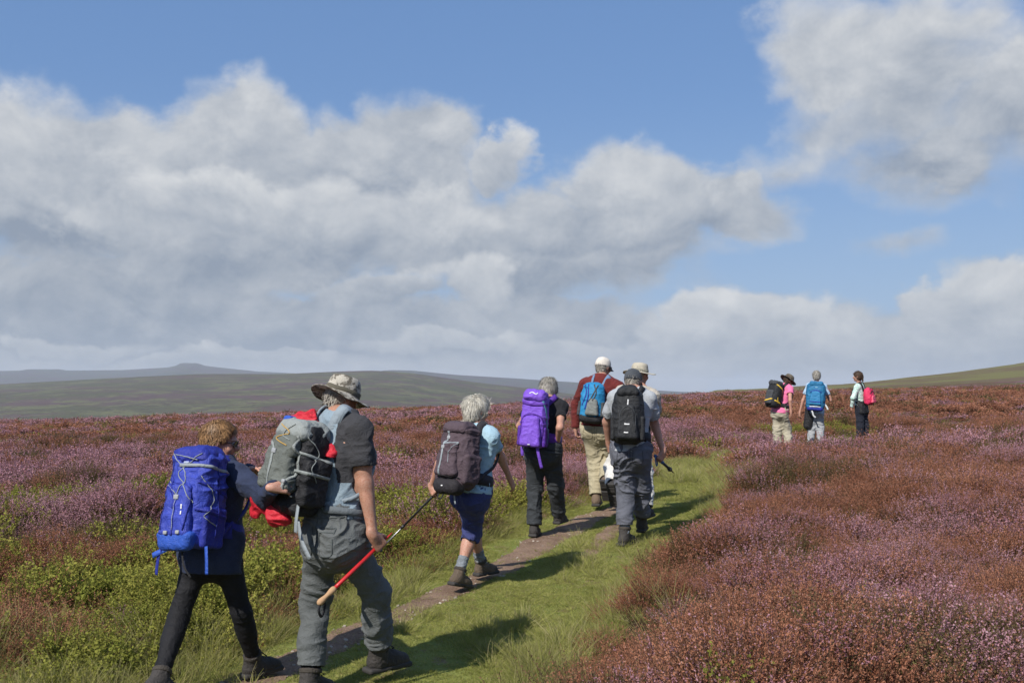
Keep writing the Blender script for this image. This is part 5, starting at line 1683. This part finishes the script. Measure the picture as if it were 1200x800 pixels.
# ---- man in maroon with the pale cap
p = Person('person in maroon sweater and khaki trousers with a pale cap', 1.80, 12.2, (700, 501), (705, 446, .04), 18, (707, 430, .12), yaw=30, nod=12, h=.0075)
p.arm(-1, (676, 475), (674, 502), 1, 1); p.arm(1, (722, 475), (724, 498), 1, 1)
p.leg(-1, (698, 542), (699, 583), 1, -1); p.leg(1, (712, 540), (710, 565), 1, -1)
p.foot(-1, -6, 0); p.foot(1, 0, 58)
p.hand(-1, nrm(Q([.1, .15, -1])), nrm(Q([.9, .1, 0])), (35, 42, 30)); p.hand(1, nrm(Q([.1, .25, -1])), nrm(Q([-.9, .1, 0])), (35, 42, 30))
p.body()
tr_ = p.trousers(fabric('khaki_cotton', (.36, .315, .21), .12, .9), (.105, .092, .080), .92, .012, (.024, (7, 7, 13)), 5)
p.stitch(tr_, [[(.03, -.02), (.03, -.13), (.13, -.13), (.13, -.02)], [(-.13, -.02), (-.13, -.13), (-.03, -.13), (-.03, -.02)], [(-.13, -.04), (-.03, -.04)], [(0, .05), (0, -.15)], [(-.17, -.50), (-.09, -.52), (-.02, -.50)]], fabric('khaki_seam', (.22, .19, .12), .2, .9))
p.top(fabric('maroon_wool', (.125, .022, .020), .15, .95), 'long', .022, -.01, (.014, (9, 9, 11)), 5, name='sweater', r=(.072, .062, .058, .046), collar=.045)
p.hair(hm_gry, .006, -.07, .02, 500, .025, .004, under=.02)
p.cap(fabric('cream_cotton', (.62, .57, .50), .1, .9), fabric('cap_peak', (.045, .045, .05), .2, .8), tip=.01)
p.glasses(False)
for sd in (-1, 1): p.boot(sd, fabric('tan_boot', (.14, .10, .07), .25, .8), L=.30, top=.14)
blu = fabric('azure_nylon', (.022, .20, .40), .15, .55, bump=.3, sheen=0)
k = Pack('small azure and grey daypack on the man in maroon', p, .29, .19, .47, dict(body=blu), (-.035, .01), back=.125, vox=.007, bulge=.04, rnd=.08, taper=(.95, .8, .9, .7), wrinkle=.016, seed=5)
gd = fabric('dark_grey_nylon', (.055, .058, .062), .15, .7, sheen=0)
k.blob('front_pocket', (.03, .115, -.07), (.075, .03, .10), .028, fabric('stone_grey_nylon', (.17, .18, .17), .15, .7, sheen=0), taper=(1.1, .7, 1.1, .7), wr=.012)
k.blob('base_pocket', (0, .01, -.205), (.135, .09, .055), .05, gb, wr=.008)
for sd in (-1, 1): k.blob('side_pocket', (sd * .14, .0, -.09), (.022, .075, .09), .02, gd, wr=.01)
for a in ([(-.09, .19), (-.06, .08), (-.10, -.06)], [(-.05, .20), (-.03, .05), (-.06, -.10)], [(.07, .19), (.02, .06), (-.02, -.02)], [(.02, .20), (.06, .10), (.03, .0)]): k.web('seam', a, .014, gd if a[0][0] > 0 else royal_d)
k.harness(fabric('steel_blue_strap', (.14, .22, .34), .12, .85), w=.07, belt=False)

# ---- man in grey with the black rucksack
p = Person('person in dark cap and grey trousers carrying a black rucksack and a folded pole', 1.74, 10.0, (739, 527), (741, 459, .05), 8, (742, 446, .13), yaw=12, nod=14, h=.0065, sw=.92)
p.arm(-1, (711, 494), (713, 520), 1, 1); p.arm(1, (767, 497), (777, 529), 1, 1)
p.leg(-1, (733, 575), (732, 628), 1, -1); p.leg(1, (752, 570), (752, 612), 1, 1)
p.foot(-1, 30, 2); p.foot(1, 6, 0)
pax = nrm(at(799, 557, 10.15) - at(776, 536, 10.05))
d_ = nrm(Q([.25, .1, -1.0])); d_ = nrm(d_ - pax * (d_ @ pax) * .9)
p.hand(1, d_, np.cross(pax, d_), (60, 66, 44)); p.hand(-1, nrm(Q([.1, .4, -1])), nrm(Q([.9, .2, 0])), (35, 42, 30))
p.body()
tr_ = p.trousers(fabric('slate_trousers', (.110, .115, .138), .15, .85), (.110, .092, .080), .76, .012, (.026, (7, 7, 12)), 6)
p.stitch(tr_, [[(.03, -.01), (.03, -.12), (.12, -.12), (.12, -.01)], [(-.12, -.01), (-.12, -.12), (-.03, -.12), (-.03, -.01)], [(-.12, -.03), (-.03, -.03)], [(0, .05), (0, -.14)]], fabric('slate_seam', (.06, .063, .078), .2, .9))
p.top(fabric('pale_grey_shirt', (.36, .38, .40), .12, .9), 'short', .016, .02, (.014, (9, 9, 11)), 6, r=(.060, .068, .05, .04), cutU=.74)
p.hair(hm_gry, .006, -.08, .02, 600, .025, .004, under=.02)
p.cap(fabric('slate_cap', (.065, .072, .082), .2, .9), None, up=.026)
for sd in (-1, 1): p.boot(sd, LEATHER_D, L=.32, top=.17, sock=(fabric('blue_grey_wool', (.20, .23, .27), .2, .95, bump=.5), .12))
blk = fabric('black_ripstop', (.020, .021, .023), .2, .6, bump=.3, sheen=0)
k = Pack('black rucksack with two small white marks on the man in grey', p, .31, .22, .55, dict(body=blk), (-.03, .03), back=.115, vox=.0065, bulge=.04, rnd=.09, taper=(.92, .82, .9, .7), wrinkle=.018, seed=6)
k.blob('lid', (0, .02, .245), (.115, .10, .055), .053, blk, taper=(1.05, .75, 1.1, .8), wr=.014)
k.blob('front_pocket', (0, .12, -.06), (.10, .035, .17), .033, blk, taper=(1.1, .7, 1.1, .6), wr=.012)
for sd in (-1, 1): k.blob('side_pocket', (sd * .140, .0, -.12), (.022, .085, .12), .02, blk, taper=(1, 1.2, 1, 1), wr=.012)
k.web('zip', [(-.075, -.16), (-.07, .02), (0, .09), (.07, .02), (.075, -.16)], .008, gd)
k.mark([(.0, .155), (.0, .125), (-.003, .10)], .013, plain('pale_tab', (.55, .55, .55), .6), name='zip_pull'); k.mark([(-.028, -.085), (0, -.087), (.022, -.085)], .014); k.mark([(-.03, -.165), (-.005, -.167), (.012, -.165)], .012)
k.harness(blk)
c = p.grips[1]
pole('folded black walking pole with blue grip held by the man in grey', c - pax * .06, c + pax * .24, (plain('blue_grip', (.03, .10, .26), .5), plain('black_shaft_folded', (.025, .025, .028), .4), BLACKP), .14, .013, strap=plain('blue_strap', (.03, .12, .30), .7), basket=True, split=.5)

# ---- walker in front of him with the cream hat
p = Person('person in cream brimmed hat and white trousers half hidden behind the man in grey', 1.74, 11.3, (740, 511), (748, 456, .02), 26, (750, 439, .10), yaw=24, nod=6, h=.0075)
p.arm(1, (768, 488), (760, 503), 1, 1); p.arm(-1, (726, 486), (735, 505), 1, 1)
p.leg(-1, (718, 549), (719, 570), 1, -1); p.leg(1, (755, 554), (757, 597), 1, -1)
p.foot(-1, 0, 62); p.foot(1, 0, 0)
p.hand(1, nrm(Q([-.2, .8, -.2])), nrm(Q([-.4, 0, -.8])), (35, 42, 30)); p.hand(-1, nrm(Q([.2, .8, -.2])), nrm(Q([.4, 0, -.8])), (35, 42, 30))
p.body()
p.trousers(fabric('white_cotton', (.58, .56, .52), .08, .9), (.105, .092, .084), .92, .012, (.024, (7, 7, 13)), 7)
p.top(fabric('beige_cotton', (.42, .38, .32), .12, .9), 'short', .018, .02, (.014, (9, 9, 11)), 7, r=(.068, .072, .05, .04), cutU=.75)
p.hair(hm_gry, .008, -.08, .03, 400, .025, .004)
p.brim_hat(fabric('cream_canvas', (.46, .42, .33), .12, .9), fabric('olive_band', (.22, .21, .16), .15), brim=.178, crown=.105, droop=.012, wave=.014, up=.028, crumple=.012, seed=8)
for sd in (-1, 1): p.boot(sd, LEATHER_D, L=.30, top=.14)

# ---- three walkers further on, where the path bends right
H3 = .0095
p = Person('person in bright pink shirt and brown brimmed hat walking bent forward', 1.70, 21.5, (914, 482), (920, 452, .02), 62, (924, 446, .06), yaw=8, nod=36, female=True, h=H3)
p.arm(1, (926, 469), (927, 483), -1, 1); p.arm(-1, (914, 468), (922, 482), 1, 1)
p.leg(-1, (911, 505), (911, 528), 1, -1); p.leg(1, (922, 503), (925, 525), 1, -1)
p.foot(-1, 0, 8); p.foot(1, 0, 0)
for sd in (-1, 1): p.hand(sd, nrm(Q([.05, .1, -1])), nrm(Q([-.8 * sd, .3, 0])), (30, 35, 25))
p.body()
p.trousers(fabric('stone_cotton', (.38, .345, .26), .1, .9), (.108, .098, .088), .93, .012, (.026, (7, 7, 12)), 8)
p.top(fabric('pink_cotton', (.72, .17, .33), .1, .9), 'short', .02, .04, (.014, (9, 9, 11)), 8, r=(.074, .072, .05, .04), cutU=.45)
p.hair(hm_brn, .010, -.07, .03, 800, .04)
p.brim_hat(fabric('dark_olive_canvas', (.125, .108, .082), .2, .9), None, brim=.172, crown=.10, droop=.024, wave=.012, up=.03, seed=5)
for sd in (-1, 1): p.boot(sd, LEATHER)
k = Pack('black rucksack with yellow cords on the walker in pink', p, .31, .24, .54, dict(body=blk), (-.0, .03), back=.12, vox=.009, bulge=.03, rnd=.07, wrinkle=.014, seed=7)
k.blob('lid', (0, .02, .25), (.13, .11, .055), .05, gd, wr=.012); k.blob('front_pocket', (0, .125, -.06), (.10, .035, .15), .03, gd, wr=.01)
ye = plain('yellow_cord', (.72, .48, .05), .6)
k.web('cord', [(.10, .22), (-.08, .10), (-.10, -.02)], .022, ye, frm='right'); k.web('cord', [(.09, -.12), (-.05, -.16), (-.11, -.20)], .026, ye, frm='right'); k.web('cord', [(-.10, -.16), (.10, -.10)], .026, ye); k.web('cord', [(.04, -.05), (.0, -.16)], .02, ye, frm='right')
k.harness(blk)

p = Person('person in pale blue shirt with one hand raised to the strap of a blue rucksack', 1.66, 23.0, (955, 481), (957, 450, .02), 17, (957, 441, .06), yaw=5, nod=14, female=True, h=H3)
p.arm(1, (973, 469), (970, 456), -1, 1); p.arm(-1, (941, 469), (937, 484), 1, 1)
p.leg(-1, (951, 503), (950, 523), 1, -1); p.leg(1, (961, 502), (962, 521), 1, -1)
p.foot(-1, 0, 0); p.foot(1, 0, 8)
p.hand(1, nrm(Q([-.2, .1, 1])), nrm(Q([-.8, .3, 0])), (40, 45, 35)); p.hand(-1, nrm(Q([-.05, .1, -1])), nrm(Q([.8, .3, 0])), (30, 35, 25))
p.body()
p.trousers(fabric('light_grey_trousers', (.30, .31, .32), .1, .9), (.102, .090, .080), .93, .012, (.022, (7, 7, 12)), 9)
p.top(fabric('pale_blue_cotton', (.36, .50, .64), .1, .9), 'short', .02, .06, (.014, (9, 9, 11)), 9, r=(.074, .072, .05, .04), cutU=.6, collar=.05)
f = Field(p.P - .5, p.P + .5, .009)      # dark fleece tied at the waist, hanging at the left
f.cone(p.B(-.10, -.08, .12), p.B(-.13, -.06, -.34), .11, .105, .03, flat=(p.F, 1.5)); f.cone(p.B(-.10, -.08, .10), p.B(.05, -.12, .10), .07, .05, .03)
make('tied_fleece', f, gb, p.root, (.02, (9, 9, 9)), 3)
p.hair(hm_gry, .012, -.06, .03, 1500, .04)
k = Pack('large deep blue rucksack with white straps on the walker with a raised hand', p, .40, .26, .60, dict(body=fabric('ocean_blue_nylon', (.020, .14, .28), .15, .55, sheen=0)), (.0, .01), back=.12, vox=.009, bulge=.04, rnd=.08, wrinkle=.018, seed=8)
k.blob('lid', (0, .01, .28), (.15, .12, .06), .05, k.m['body'], wr=.014); k.blob('front_pocket', (0, .135, -.04), (.12, .035, .16), .03, fabric('mid_blue_nylon', (.028, .18, .36), .15, .55, sheen=0), taper=(1.1, .8, 1.1, .7), wr=.012)
k.blob('base_pocket', (0, .02, -.28), (.17, .11, .05), .045, royal_d, wr=.01)
k.web('pocket_edge', [(-.12, .09), (0, .13), (.12, .09)], .022, royal_d); k.web('side_strap', [(-.12, -.13), (.12, -.13)], .020, royal_d); k.mark([(-.03, .20), (.03, .205)], .012, fabric('pale_logo', (.3, .5, .65), .1))
wh = fabric('white_webbing', (.6, .62, .63), .1)
k.tail([k.L(-.11, .09, -.25), k.L(-.05, .10, -.36), k.L(-.02, .09, -.44), k.L(.03, .08, -.48)], .032, wh); k.tail([k.L(.18, .02, -.13), k.L(.25, .02, -.22), k.L(.28, .02, -.28)], .035, wh); k.web('side_strap', [(-.12, -.24), (.0, -.235), (.12, -.24)], .024, wh)
k.harness(royal_d)

p = Person('person in mint checked shirt and dark trousers looking away to the left', 1.64, 24.5, (1009, 478), (1007, 451, .0), -50, (1005, 441, .0), yaw=-16, nod=2, female=True, h=H3)
p.arm(-1, (1000, 466), (998, 477), -1, 1); p.arm(1, (1013, 466), (1010, 480), 1, 1)
p.leg(-1, (1008, 500), (1008, 520), 1, -1); p.leg(1, (1014, 499), (1015, 518), 1, -1)
for sd in (-1, 1): p.foot(sd, 0, 0); p.hand(sd, nrm(Q([-.1, .1, -1])), nrm(Q([-.8 * sd, .3, 0])), (30, 35, 25))
p.body()
p.trousers(fabric('ink_trousers', (.016, .018, .028), .2, .9), (.104, .092, .082), .93, .012, (.022, (7, 7, 12)), 10)
mint, t_, b_ = new_mat('mint_check'); tc = t_.add('ShaderNodeTexCoord').outputs['Object']
ck = t_.add('ShaderNodeTexChecker'); t_.l.new(tc, ck.inputs[0]); ck.inputs[3].default_value = 26; ck.inputs[1].default_value = (.34, .52, .44, 1); ck.inputs[2].default_value = (.58, .66, .62, 1)
t_.l.new(ck.outputs[0], b_.inputs['Base Color']); b_.inputs['Roughness'].default_value = .9
p.top(mint, 'long', .02, -.02, (.014, (9, 9, 11)), 10, r=(.070, .064, .058, .044))
f = Field(p.P - .45, p.P + .45, .009); f.cone(p.B(0, -.01, .16), p.B(0, -.03, -.10), .185, .20, .03, flat=(p.F, 1.35)); f.cut(p.B(0, 0, .17), p.U); f.cut(p.B(0, 0, -.12), -p.U)
make('tied_jacket', f, gb, p.root, (.02, (9, 9, 9)), 4)
p.hair(hm_brn, .012, -.075, .03, 1500, .04); f = Field(p.hc - .25, p.hc + .2, .007); f.cone(p.hc - p.hf * .10 + p.hu * .02, p.hc - p.hf * .115 - p.hu * .12, .030, .018, 0, mid=(.3, .01)); make('ponytail', f, fabric('ponytail_hair', (.06, .035, .02), .4, .6), p.root)
rose = fabric('crimson_nylon', (.62, .035, .105), .12, .55, sheen=0)
k = Pack('small crimson daypack on the walker in mint', p, .29, .18, .42, dict(body=rose), (.0, .0), back=.12, vox=.009, bulge=.04, rnd=.08, taper=(1, .8, .9, .7), wrinkle=.014, seed=9)
k.blob('front_pocket', (0, .11, -.07), (.10, .03, .09), .028, fabric('rose_nylon', (.72, .10, .17), .1, .55, sheen=0), taper=(1.1, .8, 1.1, .7), wr=.01)
k.web('pocket_edge', [(-.11, .06), (0, .12), (.11, .06)], .02, gb); k.web('seam', [(-.09, .15), (0, .19), (.09, .15)], .014, gb); k.mark([(-.03, -.06), (.03, -.06)], .012, fabric('pale_rose', (.75, .35, .4), .1))
k.harness(gb, belt=False)
